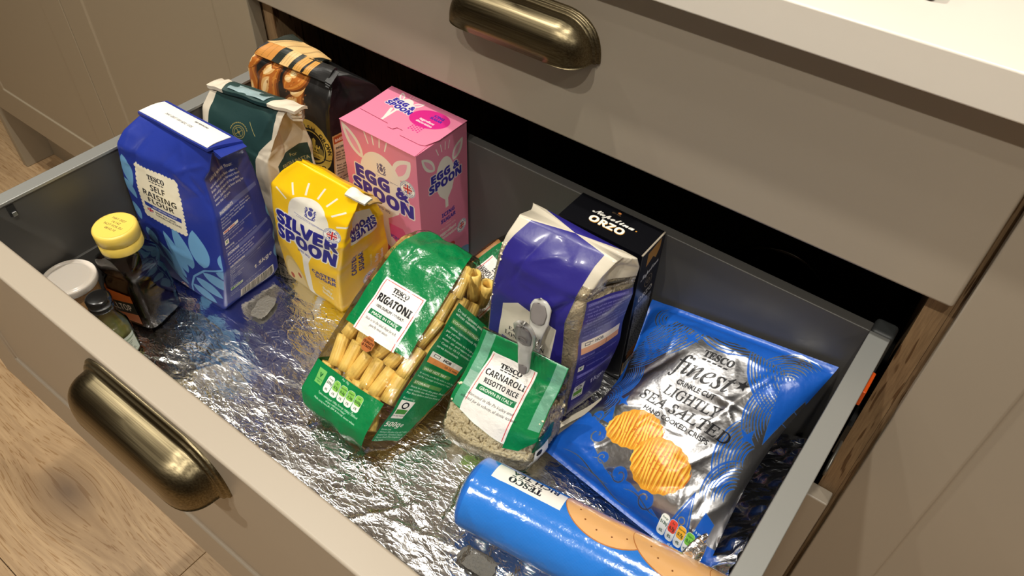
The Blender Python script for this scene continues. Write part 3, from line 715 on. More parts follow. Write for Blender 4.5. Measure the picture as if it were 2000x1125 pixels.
    flap([(-.7045,.3205,.6985),(-.5935,.3205,.7019),(-.5945,.3485,.6995),(-.7020,.3485,.6962)], .0006, sag=.0012, uvb=(0, 0, 112, 30), seed=2).build('date_label', fm, t, uvscale=(112, 30))
    folds(((-.590,.324,.6960),(-.585,.352,.6945)), (1, -.1, -.12), (0, 0, 1), .012, 3).build('fold_edge', BLUEP, t)
blue_flour()

# 2 --- dark green and cream flour bag with a crumpled rolled top
def green_flour():
    W, D = 104, 66; GR = (34, 62, 60); CRM = (214, 202, 182); c = Canvas(2*W+2*D, 235, CRM)
    P = [(13, 232), (10, 205), (12, 150), (14, 90), (15, 40), (20, 0), (92, 0), (90, 60), (84, 110), (88, 150), (98, 172), (95, 200), (92, 232)]
    c.poly(P, GR)
    GD = (150, 132, 74)
    c.ell(56, 165, 8.5, 8.5, GD); c.ell(56, 165, 7.6, 7.6, GR); c.ell(56, 165, 6.2, 6.2, GD); c.ell(56, 165, 5.5, 5.5, GR)
    c.line([(52, 161), (60, 169)], .8, GD); c.line([(52, 169), (60, 161)], .8, GD); c.ell(56, 165, 1.6, 1.6, GD); [c.ell(56+11.5*math.cos(math.radians(a)), 165+11.5*math.sin(math.radians(a)), .7, 1.2, GD, rot=a) for a in range(30, 180, 13)]
    c.line([(66, 182), (78, 168)], .6, (190, 170, 100)); c.rect(50, 150, 53, 153, GD); c.rect(55, 150, 58, 153, GD)
    # right panel
    c.poly([(W+16, 132), (W+D-14, 156), (W+D-4, 158), (W+D-4, 40), (W+14, 30)], GR)
    for i, (s_, y) in enumerate((('For', 138), ('FRESH PASTA', 129), ('you will need', 121))): c.text(s_, W+42, y, 4.2, (176, 158, 104), al='c', bold=.1, rot=8)
    for k in range(9):
        a = 60+k*9; c.line([(W+2+k, 20), (W+6+k*1.5, 50), (W+2+k*2, 84+k*2)], .5, (96, 130, 96))
        c.leaf(W+4+k*1.6, 40+k*5, a, 14, 4, (168, 176, 140)); c.leaf(W-12+k, 30+k*6, 180-a, 12, 4, (176, 182, 148))
    mat = img_mat('green_flour_print', c, 0.5, bumps=PAPER)
    t = thing('flour_bag', 'dark green and cream paper flour bag with crumpled rolled top behind the blue bag', 'flour bag', (-0.66, 0.42, ZB))
    rng = random.Random(8)
    rings = [((-.716,.392,ZB),(-.625,.392,ZB),(-.622,.448,ZB),(-.716,.448,ZB),0,4,0,0),
             ((-.717,.387,ZB+.012),(-.618,.388,ZB+.012),(-.614,.452,ZB+.012),(-.717,.452,ZB+.012),12,24,0,.003),
             ((-.718,.386,.570),(-.613,.390,.570),(-.608,.453,.570),(-.718,.452,.570),90,18,.003,.004),
             ((-.720,.388,.625),(-.622,.398,.625),(-.604,.450,.620),(-.720,.448,.625),140,14,.009,.002),
             ((-.719,.396,.660),(-.612,.410,.655),(-.604,.446,.650),(-.718,.440,.658),176,8,.020,0),
             ((-.713,.408,.678),(-.605,.419,.680),(-.604,.438,.678),(-.711,.430,.676),200,6,.012,0),
             ((-.708,.415,.6845),(-.602,.424,.6875),(-.601,.430,.6870),(-.706,.422,.6840),214,0,0,0)]
    C = creases(rng, 26, 1, 1, 1.1, 2.0, 18, (0, 14, 60, 210)) + creases(rng, 34, 1, 1, 1.5, 2.2, 20, (W-16, W+D, 110, 205)) + creases(rng, 12, 1, 1, .6, 2, 26, (10, W, 20, 200)) + creases(rng, 16, 1, 1, 1.3, 2, 18, (2*W+D, 2*W+2*D-8, 100, 205))
    loft(rings, W, D, 58, 40, 5, 2, C, (1.0, 42)).build('bag', mat, t, uvscale=(2*W+2*D, 235))
    GP = plain('dark_green_paper', GR, 0.45, b=(420, 0.1, 0.0006)); CP = plain('cream_paper', CRM, 0.6, b=(300, 0.15, 0.001))
    flap([(-.690,.4085,.6885),(-.624,.4155,.6925),(-.617,.436,.6920),(-.692,.4275,.6885)], .004, sag=.0016, seed=4, amp=.0008).build('folded_top', GP, t)
    flap([(-.6235,.4155,.6925),(-.590,.4240,.6935),(-.588,.4400,.6920),(-.6165,.4365,.6920)], .0035, sag=.0016, seed=5, amp=.0010).build('folded_top_end', CP, t, label='cream end of the rolled top')
    flap([(-.715,.4070,.6850),(-.690,.4085,.6885),(-.692,.4275,.6885),(-.712,.4260,.6850)], .004, sag=.0016, seed=6, amp=.0010).build('folded_top_end', CP, t, label='cream end of the rolled top')
    flap([(-.684,.4120,.6898),(-.630,.4170,.6931),(-.626,.4290,.6930),(-.686,.4230,.6896)], .0004, sag=.0010, seed=7, amp=.0008).build('sticky_tape', plain('cloudy_sticky_tape', (146, 168, 172), 0.25, b=(160, 0.5, 0.002)), t)
    m = MB()
    for k in range(3):
        z = .6885-.0042*k; pts = [(-.612, .424+.002*k, z), (-.596, .423+.001*k, z), (-.5885, .431, z-.0005), (-.594, .4385, z-.001), (-.606, .440, z-.001)]
        g = np.array([[np.array(p)+np.array((0, 0, s)) for p in pts] for s in (0, -.0028)]); m.add(g.reshape(-1, 3), [(j, j+1, 5+j+1, 5+j) for j in range(4)])
    o = m.build('rolled_layer', CP, t); so = o.modifiers.new('s', 'SOLIDIFY'); so.thickness = .0006
green_flour()

# 3 --- black strong bread flour bag printed with baguettes
def bread_flour():
    W, D = 106, 74; K = (26, 25, 25); c = Canvas(2*W+2*D, 240, K); rn = random.Random(2)
    def loaf(x, y, ang, l, w):
        cols = [(96, 50, 18), (156, 86, 30), (196, 126, 52), (176, 100, 38)]
        for i, cc in enumerate(cols): c.leaf(x+i*.4, y+i*.3, ang, l*(1-.03*i), w*(1-.2*i), cc)
        cs, sn = math.cos(math.radians(ang)), math.sin(math.radians(ang))
        for i in range(5):
            f = .16+.17*i; px = x+cs*l*f-sn*w*.22; py = y+sn*l*f+cs*w*.22
            c.leaf(px, py, ang-18, l*.2, w*.30, (222, 176, 112)); c.leaf(px+.5, py+.5, ang-18, l*.17, w*.13, (240, 212, 160))
        for i in range(26):
            f = rn.random(); g = rn.uniform(-.34, .34); px = x+cs*l*f-sn*w*g; py = y+sn*l*f+cs*w*g; c.ell(px, py, rn.uniform(.5, 1.8), rn.uniform(.3, .9), rn.choice([(120, 64, 22), (214, 158, 88), (146, 80, 30)]), rot=ang, alpha=.7)
    for a in ((10, 118, 97, 120, 26), (14, 106, 80, 130, 34), (26, 92, 66, 120, 40), (50, 190, 60, 50, 30), (2, 190, 86, 46, 20), (30, 205, 75, 40, 20)): loaf(*a)
    c.leaf(2*W+2*D-14, 110, 88, 110, 26, (176, 100, 38)); c.leaf(2*W+2*D-12, 120, 88, 90, 14, (206, 140, 66))
    c.rect(0, 0, 2*W+2*D, 74, (176, 92, 36)); c.line([(0, 74), (60, 78), (W, 72), (W+D, 76), (2*W+2*D, 74)], 1.4, (206, 160, 90))
    G = (196, 166, 72); cx, cy = 82, 138
    c.ell(cx, cy, 27, 32, G); c.ell(cx, cy, 19, 23, K); c.ell(cx, cy, 17.5, 21, G); c.ell(cx, cy+1, 16.5, 18.5, K)
    c.poly([(cx-28, cy-9), (cx+28, cy-9), (cx+28, cy-10.5), (cx-28, cy-10.5)], K)
    c.arc('ENGLISH GROWN', cx, cy, 21.2, 4.6, K, 82, 170, bold=.2); c.arc('MILLED', cx, cy-2, 28, 4.8, K, -88, 80, up=False, bold=.2)
    c.rect(cx-12, cy-4, cx+13, cy+4, G)
    for i in range(7): c.rect(cx-12+i*3.6, cy+4, cx-10.4+i*3.6, cy+6.6, G); c.rect(cx-11+i*3.6, cy-2, cx-9.6+i*3.6, cy+1.5, K)
    c.rect(cx+1, cy+3, cx+5, cy+11, G); c.poly([(cx, cy+11), (cx+6, cy+11), (cx+3, cy+14)], G); c.ell(cx-9, cy+7, 5, 4, (120, 104, 52)); c.ell(cx+12, cy-2, 4, 6, (120, 104, 52))
    c.rect(cx-15, cy-13, cx+15, cy-5, G); c.text('& Sons Ltd 1867', cx, cy-11, 2.5, K, al='c')
    # ingredient panel
    X = W+6; c.rect(X-1.5, 4, X+50, 160, (206, 164, 104)); c.rect(X, 5, X+48, 158, (226, 206, 172)); c.rect(X, 150, X+48, 158, (178, 84, 40)); c.text('BAKING BY HAND', X+2, 152, 3.2, WHITE, bold=.15)
    c.text('INGREDIENTS:', X+2, 143, 2.8, K, bold=.1)
    L = ['Jolly Strong Wheat', 'flour, calcium,', 'iron, niacin and', 'thiamin. Contains', 'gluten.']
    y = 137
    for blk in range(7):
        for i in range(4): c.text(L[(blk+i) % 5], X+2, y, 2.3, (60, 46, 34), bold=.1); y -= 3.9
        y -= 3.4
    c.poly([(X+40, 160), (X+54, 178), (X+54, 140)], (196, 112, 56)); c.line([(X+38, 160), (X+54, 180)], 1.2, (236, 220, 190))
    mat = img_mat('bread_flour_print', c, 0.36, bumps=PAPER, coat=0.1)
    t = thing('flour_bag', 'black bread flour bag printed with golden baguettes standing in the far left corner', 'flour bag', (-0.655, 0.492, ZB))
    rng = random.Random(21)
    rings = [((-.706,.462,ZB),(-.604,.462,ZB),(-.590,.525,ZB),(-.706,.525,ZB),0,4,0,0),
             ((-.709,.458,ZB+.012),(-.598,.458,ZB+.012),(-.582,.529,ZB+.012),(-.709,.529,ZB+.012),12,24,0,.002),
             ((-.710,.457,.570),(-.594,.458,.570),(-.572,.530,.570),(-.710,.530,.570),90,16,.002,.002),
             ((-.711,.457,.625),(-.587,.459,.625),(-.566,.530,.628),(-.711,.530,.625),146,14,.004,.002),
             ((-.709,.458,.685),(-.584,.461,.674),(-.560,.529,.672),(-.706,.527,.680),190,7,.010,.0),
             ((-.703,.462,.698),(-.582,.467,.690),(-.564,.518,.690),(-.697,.518,.696),206,7,.016,0),
             ((-.697,.474,.706),(-.588,.478,.704),(-.585,.500,.704),(-.692,.498,.706),222,0,.004,0)]
    C = creases(rng, 26, 1, 1, 1.3, 2.0, 20, (W-8, W+D, 130, 205)) + creases(rng, 16, 1, 1, .7, 1.8, 24, (0, W, 40, 205)) + [(W, 150, math.pi/2, 70, 1.6, -1.6), (8, 165, 1.4, 26, 3, -2.2)]
    loft(rings, W, D, 58, 42, 9, 2, C, (0.6, 50)).build('bag', mat, t, uvscale=(2*W+2*D, 240))
    d = Canvas(110, 30, K)
    for x, w, cc in ((0, 26, (202, 138, 66)), (26, 12, (40, 46, 40)), (38, 14, (224, 184, 124)), (52, 7, (40, 44, 38)), (59, 12, (210, 156, 80)), (74, 9, (206, 150, 70)), (71, 3, K)):
        c2 = tuple(int(q*.8) for q in cc); d.poly([(x, 0), (x+w, 0), (x+w+5, 30), (x+5, 30)], cc)
        for k in range(3): d.line([(x+2+k*w/3.2, 2), (x+5+k*w/3.2, 28)], 1.2, c2, taper=True)
    fm = img_mat('bread_flour_top', d, 0.4, bumps=PAPER)
    flap([(-.6960,.4620,.7050),(-.5870,.4680,.7070),(-.5880,.4850,.7170),(-.6880,.4780,.7180)], .004, sag=.002, uvb=(0, 0, 110, 30), seed=5, amp=.001).build('rolled_top', fm, t, uvscale=(110, 30))
    flap([(-.6880,.4780,.7175),(-.6080,.4835,.7160),(-.6180,.5060,.7080),(-.6780,.5060,.7160)], .002, sag=.001, uvb=(38, 0, 56, 30), seed=8, amp=.0012).build('top_flap', fm, t, uvscale=(110, 30))
    KP = plain('black_paper', K, 0.4, b=(300, 0.2, 0.001))
    folds(((-.587,.469,.7060),(-.588,.484,.7130)), (1, 0, -.1), (0, .3, 1), .007, 3).build('fold_edge', KP, t)
bread_flour()

# 4 --- pink icing sugar box
def pink_box():
    W, D, H = 107, 79, 201; PK = (226, 130, 160); WH = (232, 222, 214); BLU = (52, 44, 150)
    def spoon(c, cx, top, rx, ry, stem):
        c.ell(cx, top-ry, rx, ry, WH); c.poly([(cx-rx*.98, top-ry*1.1), (cx+rx*.98, top-ry*1.1), (cx+rx*.7, top-ry*1.75), (cx+rx*.16, top-ry*2.1), (cx+rx*.16, stem), (cx-rx*.16, stem), (cx-rx*.16, top-ry*2.1), (cx-rx*.7, top-ry*1.75)], WH)
    def ears(c, cx, y, s):
        c.leaf(cx-22*s, y-4*s, 128, 42*s, 17*s, WH); c.leaf(cx-25*s, y, 128, 30*s, 8*s, (236, 160, 186))
        c.leaf(cx+20*s, y-8*s, 50, 38*s, 20*s, WH); c.leaf(cx+23*s, y-4*s, 50, 26*s, 10*s, (236, 160, 186))
        for a in (72, 84, 97, 110): r = math.radians(a); c.line([(cx+34*s*math.cos(r), y-14*s+34*s*math.sin(r)), (cx+48*s*math.cos(r), y-14*s+48*s*math.sin(r))], 2.6*s, WH, taper=True)
    def logo(c, cx, y, w, out=1.3, rot=0):
        h = w*.165; kk = dict(al='c', bold=h*.07, outline=(WH, out), rot=rot)
        cs, sn = math.cos(math.radians(rot)), math.sin(math.radians(rot))
        c.text(BOLD('EGG &'), cx-sn*h*1.35, y+cs*h*1.35, h, BLU, width=w*.86, **kk); c.text(BOLD('SPOON'), cx, y, h*1.05, BLU, width=w, **kk)
    f = Canvas(2*W+2*D, H, PK)
    f.poly([(0, 0), (W, 0), (W, 52), (W*.75, 92), (W*.2, 88), (0, 46)], (222, 84, 136))
    f.ell(46, 50, 26, 26, (226, 196, 190)); ears(f, 52, 168, 1.05); spoon(f, 54, 181, 32, 40, 22)
    f.crest(56, 163, 7.5, (90, 88, 130)); f.line([(34, 153), (80, 151)], .4, (90, 88, 130)); f.text('BY APPOINTMENT TO HER MAJESTY', 56, 149.6, 1.3, (90, 88, 130), al='c')
    logo(f, 53, 116, 88, 1.6, -1); f.text('ESTD 1972', 53, 105, 3.0, (60, 58, 110), al='c', bold=.1)
    f.union(92, 153, 10.5)
    f.ell(44, 36, 30, 20, (232, 214, 206)); f.ell(30, 40, 12, 9, (176, 104, 70)); f.rect(22, 8, 70, 30, (120, 158, 190)); f.ell(46, 46, 13, 10, (190, 70, 80)); f.ell(60, 38, 10, 8, (216, 120, 90))
    f.text('ICING SUGAR', 80, 70, 4.5, BLU, al='c', bold=.15)
    cx = W+41; ears(f, cx, 172, .7); spoon(f, cx, 178, 15, 26, 112); logo(f, cx+1, 143, 52, 1.0, 0)
    f.text(BOLD('ICING'), cx+2, 101, 5, BLU, al='c', bold=.15); f.text(BOLD('SUGAR'), cx+2, 93, 5, BLU, al='c', bold=.15); f.line([(cx-3, 89), (cx+6, 89)], .5, WH)
    f.text('CRACKING FOR', cx+1, 83, 2.4, WH, al='c'); f.text('eggcellent', cx+1, 75.5, 4.6, WH, al='c', bold=.25); f.text('decoration', cx+1, 69, 4.6, WH, al='c', bold=.25)
    f.union(W+66, 68, 9)
    f.ell(W+40, 30, 22, 17, (206, 190, 176)); f.ell(W+34, 46, 9, 7, (178, 40, 44)); f.ell(W+46, 50, 7, 6, (196, 56, 50)); f.ell(W+62, 22, 20, 12, (112, 150, 182))
    for k in range(30): f.ell(W+22+(k*37 % 38), 18+(k*23 % 22), .9, .9, (120, 90, 74))
    fm = img_mat('pink_box_print', f, 0.36, bumps=[(500, 0.05, 0.0004)], coat=0.15)
    p = Canvas(W, D, PK); ears(p, 37, 66, .38); spoon(p, 36, 72, 9, 12, 26); p.line([(30, 48), (36, 30)], 3.4, WH)
    logo(p, 35, 50, 36, .8, -4); p.ell(76, 56, 23, 16, (206, 40, 128), rot=12)
    p.text('ICING', 82, 63, 3.4, BLU, al='c', bold=.2, rot=-2); p.text('SUGAR', 82, 58, 3.4, BLU, al='c', bold=.2, rot=-2); p.text('eggcellent', 76, 50.5, 3.4, WH, al='c', bold=.2, rot=-2); p.text('decoration', 76, 45.6, 3.4, WH, al='c', bold=.2, rot=-2)
    for i in range(5):
        for j in range(4): p.ell(69+i*3.1, 31+j*3.1+(i % 2)*1.5, 1.0, 1.0, (206, 40, 128))
    pm = img_mat('pink_box_lid_print', p, 0.36, bumps=[(500, 0.05, 0.0004)], coat=0.15)
    t = thing('icing_sugar_box', 'pink cardboard icing sugar box standing behind the yellow sugar bag', 'box', (-0.4995, 0.49, ZB))
    x0, x1, y0, y1, z0, z1 = -.553, -.446, .4515, .5305, ZB, .6845
    m = MB(); n = 14; rn = random.Random(3)
    ring = [((x0, y0), (x1, y0)), ((x1, y0), (x1, y1)), ((x1, y1), (x0, y1)), ((x0, y1), (x0, y0))]; u = 0
    for k, ((ax, ay), (bx, by)) in enumerate(ring):
        w = W if k % 2 == 0 else D; g = []; R = 20; ox, oy = [(0, -1), (1, 0), (0, 1), (-1, 0)][k]
        vs = []; fs = []; uv = {}
        for i in range(R+1):
            for j in range(n+1):
                a = j/n; b = i/R; bul = .0014*math.sin(math.pi*a)*math.sin(math.pi*b) + .0006*math.sin(7*a+5*b+k)*math.sin(math.pi*a)*math.sin(math.pi*b)
                vs.append((ax+(bx-ax)*a+ox*bul, ay+(by-ay)*a+oy*bul, z0+(z1-z0)*b))
        for i in range(R):
            for j in range(n):
                q = i*(n+1)+j; fs.append((q, q+1, q+n+2, q+n+1)); uv[len(fs)-1] = [(u+w*jj/n, H*ii/R) for ii, jj in ((i, j), (i, j+1), (i+1, j+1), (i+1, j))]
        m.add(vs, fs, uvs=uv, smooth=True); u += w
    m.build('carton', fm, t, uvscale=(2*W+2*D, H))
    box('inner_flap', plain('pink_board', PK, 0.4), t, x0+.0008, x1-.0008, y0+.0008, y1-.0008, z1-.002, z1-.0004)
    # lower lid flap (front) then the upper one with its stepped tongue
    def plate(name, pts, z, th, mat, uvf, parent, tilt=0.0, **k):
        mm = MB(); N = len(pts); top = [(x, y, z+tilt*(y-y0)) for x, y in pts]; bot = [(x, y, zz-th) for x, y, zz in top]
        mm.v = top+bot; mm.f = [tuple(range(N)), tuple(range(2*N-1, N-1, -1))]+[(i, N+i, N+(i+1) % N, (i+1) % N) for i in range(N)]
        mm.f = [mm.f[0], mm.f[1]]+[tuple(reversed(q)) for q in mm.f[2:]]
        mm.f[2:] = [(i, N+i, N+(i+1) % N, (i+1) % N) for i in range(N)]
        for fi, q in enumerate(mm.f): mm.uv[fi] = [uvf(mm.v[i]) for i in q]
        return mm.build(name, mat, parent, uvscale=(W, D), **k)
    uvf = lambda v: ((v[0]-x0)*1000, (v[1]-y0)*1000)
    plate('lid_flap', [(x0-.0004, y0-.0006), (x1-.001, y0-.0006), (x1-.004, y0+.030), (x0+.001, y0+.030)], z1+.0002, .0005, pm, lambda v: (2, 2), t)
    plate('lid', [(x0+.003, y0+.0265), (-.507, y0+.0245), (-.503, y0+.0195), (-.4960, y0+.0200), (-.4940, y0+.0245), (-.4860, y0+.0245), (-.4830, y0+.0165), (-.4560, y0+.0165), (-.4500, y0+.0190), (x1+.0008, y0+.034), (x1+.0008, y1+.0004), (x0, y1+.0004)], z1+.0012, .0005, pm, uvf, t, tilt=.012)
pink_box()

# 5 --- yellow caster sugar bag, open top folded at the right end
def yellow_sugar():
    W, D = 94, 72; YL = (250, 200, 12); WH = (240, 234, 220); BLU = (42, 40, 140); c = Canvas(2*W+2*D, 215, YL)
    for a in range(-62, 66, 21):
        r = math.radians(90-a); x, y = 52+34*math.cos(r), 128+34*math.sin(r)*1.05
        c.line([(x, y), (x+16*math.cos(r), y+16*math.sin(r))], 3.6, WH, taper=True)
    c.ell(50, 132, 26, 29, WH); c.poly([(24, 128), (76, 128), (72, 96), (58, 82), (54, 70), (50, 20), (56, 0), (44, 0), (42, 24), (44, 72), (36, 84), (26, 100)], WH)
    c.crest(52, 144, 8, (80, 80, 150)); c.line([(32, 134), (74, 132)], .4, (80, 80, 150)); c.text('BY APPOINTMENT TO HER MAJESTY THE QUEEN', 53, 131, 1.1, (80, 80, 150), al='c')
    c.text(BOLD('SILVER'), 48, 107, 16, BLU, al='c', bold=1.0, outline=(WH, 1.6), width=80); c.text(BOLD('SPOON'), 48, 86, 16.5, BLU, al='c', bold=1.0, outline=(WH, 1.6), width=80)
    c.text('ESTD 1972', 46, 79, 2.8, BLU, al='c', bold=.1); c.union(80, 130, 10)
    c.text(BOLD('CASTER'), 74, 58, 6, BLU, al='c', bold=.2); c.text(BOLD('SUGAR'), 75, 49.5, 6, BLU, al='c', bold=.2)
    c.line([(71, 45), (79, 45)], .5, WH); c.text('GREAT FOR', 74, 39, 2.8, WH, al='c'); c.text('fluffy', 75, 30, 5.6, WH, al='c', bold=.3); c.text('bakes', 75, 22, 5.6, WH, al='c', bold=.3)
    c.ell(22, 14, 20, 44, (226, 196, 120)); c.ell(22, 12, 17, 40, (240, 214, 150)); c.ell(30, 30, 3, 5, (200, 90, 60)); c.ell(14, 20, 3, 5, (200, 90, 60))
    X = W
    c.text(BOLD('CASTER'), X+24, 58, 6.2, BLU, bold=.2, rot=90); c.text(BOLD('SUGAR'), X+34, 60, 6.2, BLU, bold=.2, rot=90); c.text('GREAT FOR', X+45, 58, 2.6, WH, rot=90); c.text('fluffy', X+54, 60, 4.8, WH, rot=90, bold=.25); c.text('bakes', X+62, 60, 4.8, WH, rot=90, bold=.25)
    c.union(X+44, 38, 12, words=('PROUDLY GROWN', 'BRITAIN'))
    c.ell(X+52, 2, 34, 30, (232, 216, 196)); c.ell(X+60, 0, 26, 24, (220, 170, 90))
    for i in range(4): c.ell(X+34+i*9, 22-i*2, 4, 5, (206, 80, 54)); c.ell(X+40+i*8, 8, 3.4, 4, (206, 80, 54))
    c.rect(X+14, 112, X+58, 150, WH); c.text(BOLD('SPOON'), X+36, 136, 9, BLU, al='c', bold=.5, rot=180, outline=(WH, .8)); c.text(BOLD('SILVER'), X+36, 126, 9, BLU, al='c', bold=.5, rot=180, outline=(WH, .8))
    mat = img_mat('yellow_sugar_print', c, 0.33, bumps=PAPER, coat=0.15)
    t = thing('sugar_bag', 'yellow caster sugar bag with opened crumpled top right of the blue flour', 'sugar bag', (-0.53, 0.40, ZB))
    rng = random.Random(12)
    rings = [((-.588,.376,ZB),(-.506,.374,ZB),(-.500,.436,ZB),(-.574,.444,ZB),0,4,0,0),
             ((-.592,.371,ZB+.012),(-.502,.371,ZB+.012),(-.496,.440,ZB+.012),(-.578,.446,ZB+.012),12,22,0,.002),
             ((-.592,.369,.550),(-.494,.369,.550),(-.487,.440,.550),(-.582,.446,.550),70,16,0,.005),
             ((-.589,.370,.598),(-.480,.371,.600),(-.482,.434,.600),(-.580,.440,.600),120,14,.003,.004),
             ((-.585,.372,.632),(-.474,.377,.628),(-.484,.428,.618),(-.574,.426,.630),152,10,.012,.002),
             ((-.572,.381,.650),(-.470,.387,.645),(-.482,.424,.634),(-.568,.412,.648),174,8,.016,0),
             ((-.555,.390,.6645),(-.470,.395,.658),(-.474,.404,.655),(-.554,.396,.6635),194,0,.004,0)]
    C = creases(rng, 22, 1, 1, 1.1, 2.0, 20, (W-4, W+D, 80, 180)) + creases(rng, 14, 1, 1, .6, 2.2, 28, (0, W, 60, 190)) + [(W-4, 118, .3, 26, 3, 1.8), (W+16, 84, .2, 30, 3, -1.4), (80, 160, .7, 26, 4, 1.2)]
    loft(rings, W, D, 54, 40, 14, 2, C, (0.8, 46)).build('bag', mat, t, uvscale=(2*W+2*D, 215))
    WP = plain('white_paper_lining', (232, 226, 214), 0.55, b=(300, 0.2, 0.001))
    flap([(-.484,.387,.6600),(-.462,.392,.6550),(-.461,.402,.6560),(-.484,.399,.6620)], .003, sag=.002, seed=3, amp=.001).build('folded_lining', WP, t)
    flap([(-.482,.402,.6500),(-.468,.404,.6440),(-.470,.424,.6330),(-.484,.418,.6420)], .002, sag=.001, seed=6, amp=.001).build('torn_edge', plain('brown_torn_paper', (190, 158, 96), 0.6), t)
yellow_sugar()
# ------------------------------------------------------------------ see-through pasta and rice packs
FILMB = [(55, 0.55, 0.004), (240, 0.25, 0.001)]
GREEN = (8, 122, 66); DGREEN = (6, 92, 52)
def tube_mesh(name, L, R, mat, ridges=12, bend=0.0):
    m = MB(); n = 36; vs = []; K = 5
    for side in (0, 1):
        for i in range(K):
            z = -L/2+L*i/(K-1)
            if side: z *= .999
            for k in range(n):
                t = 2*math.pi*k/n; r = (R*(1+.055*math.cos(ridges*t))) if side == 0 else R*.74
                vs.append((r*math.cos(t)+bend*(z/L*2)**2, r*math.sin(t), z))
    fs = []
    for i in range(K-1):
        for k in range(n):
            a, b = i*n+k, i*n+(k+1) % n; fs.append((a, b, b+n, a+n)); o = K*n; fs.append((o+a, o+a+n, o+b+n, o+b))
    o = K*n
    for k in range(n):
        a, b = k, (k+1) % n; fs.append((b, a, o+a, o+b)); a += (K-1)*n; b += (K-1)*n; fs.append((a, b, o+b, o+a))
    m.add(vs, fs, smooth=True); return m.build(name, mat)
def place(o, pos, axis, spin=0.0):
    q = Vector(axis).to_track_quat('Z', 'Y').to_matrix().to_4x4()
    o.matrix_world = Matrix.Translation(Vector(pos)) @ q @ Matrix.Rotation(spin, 4, 'Z')
PASTA = plain('dry_pasta', (240, 202, 108), 0.42, var=0.10, b=(500, 0.15, 0.0006))
WPASTA = plain('wholewheat_pasta', (176, 124, 72), 0.5, var=0.12)

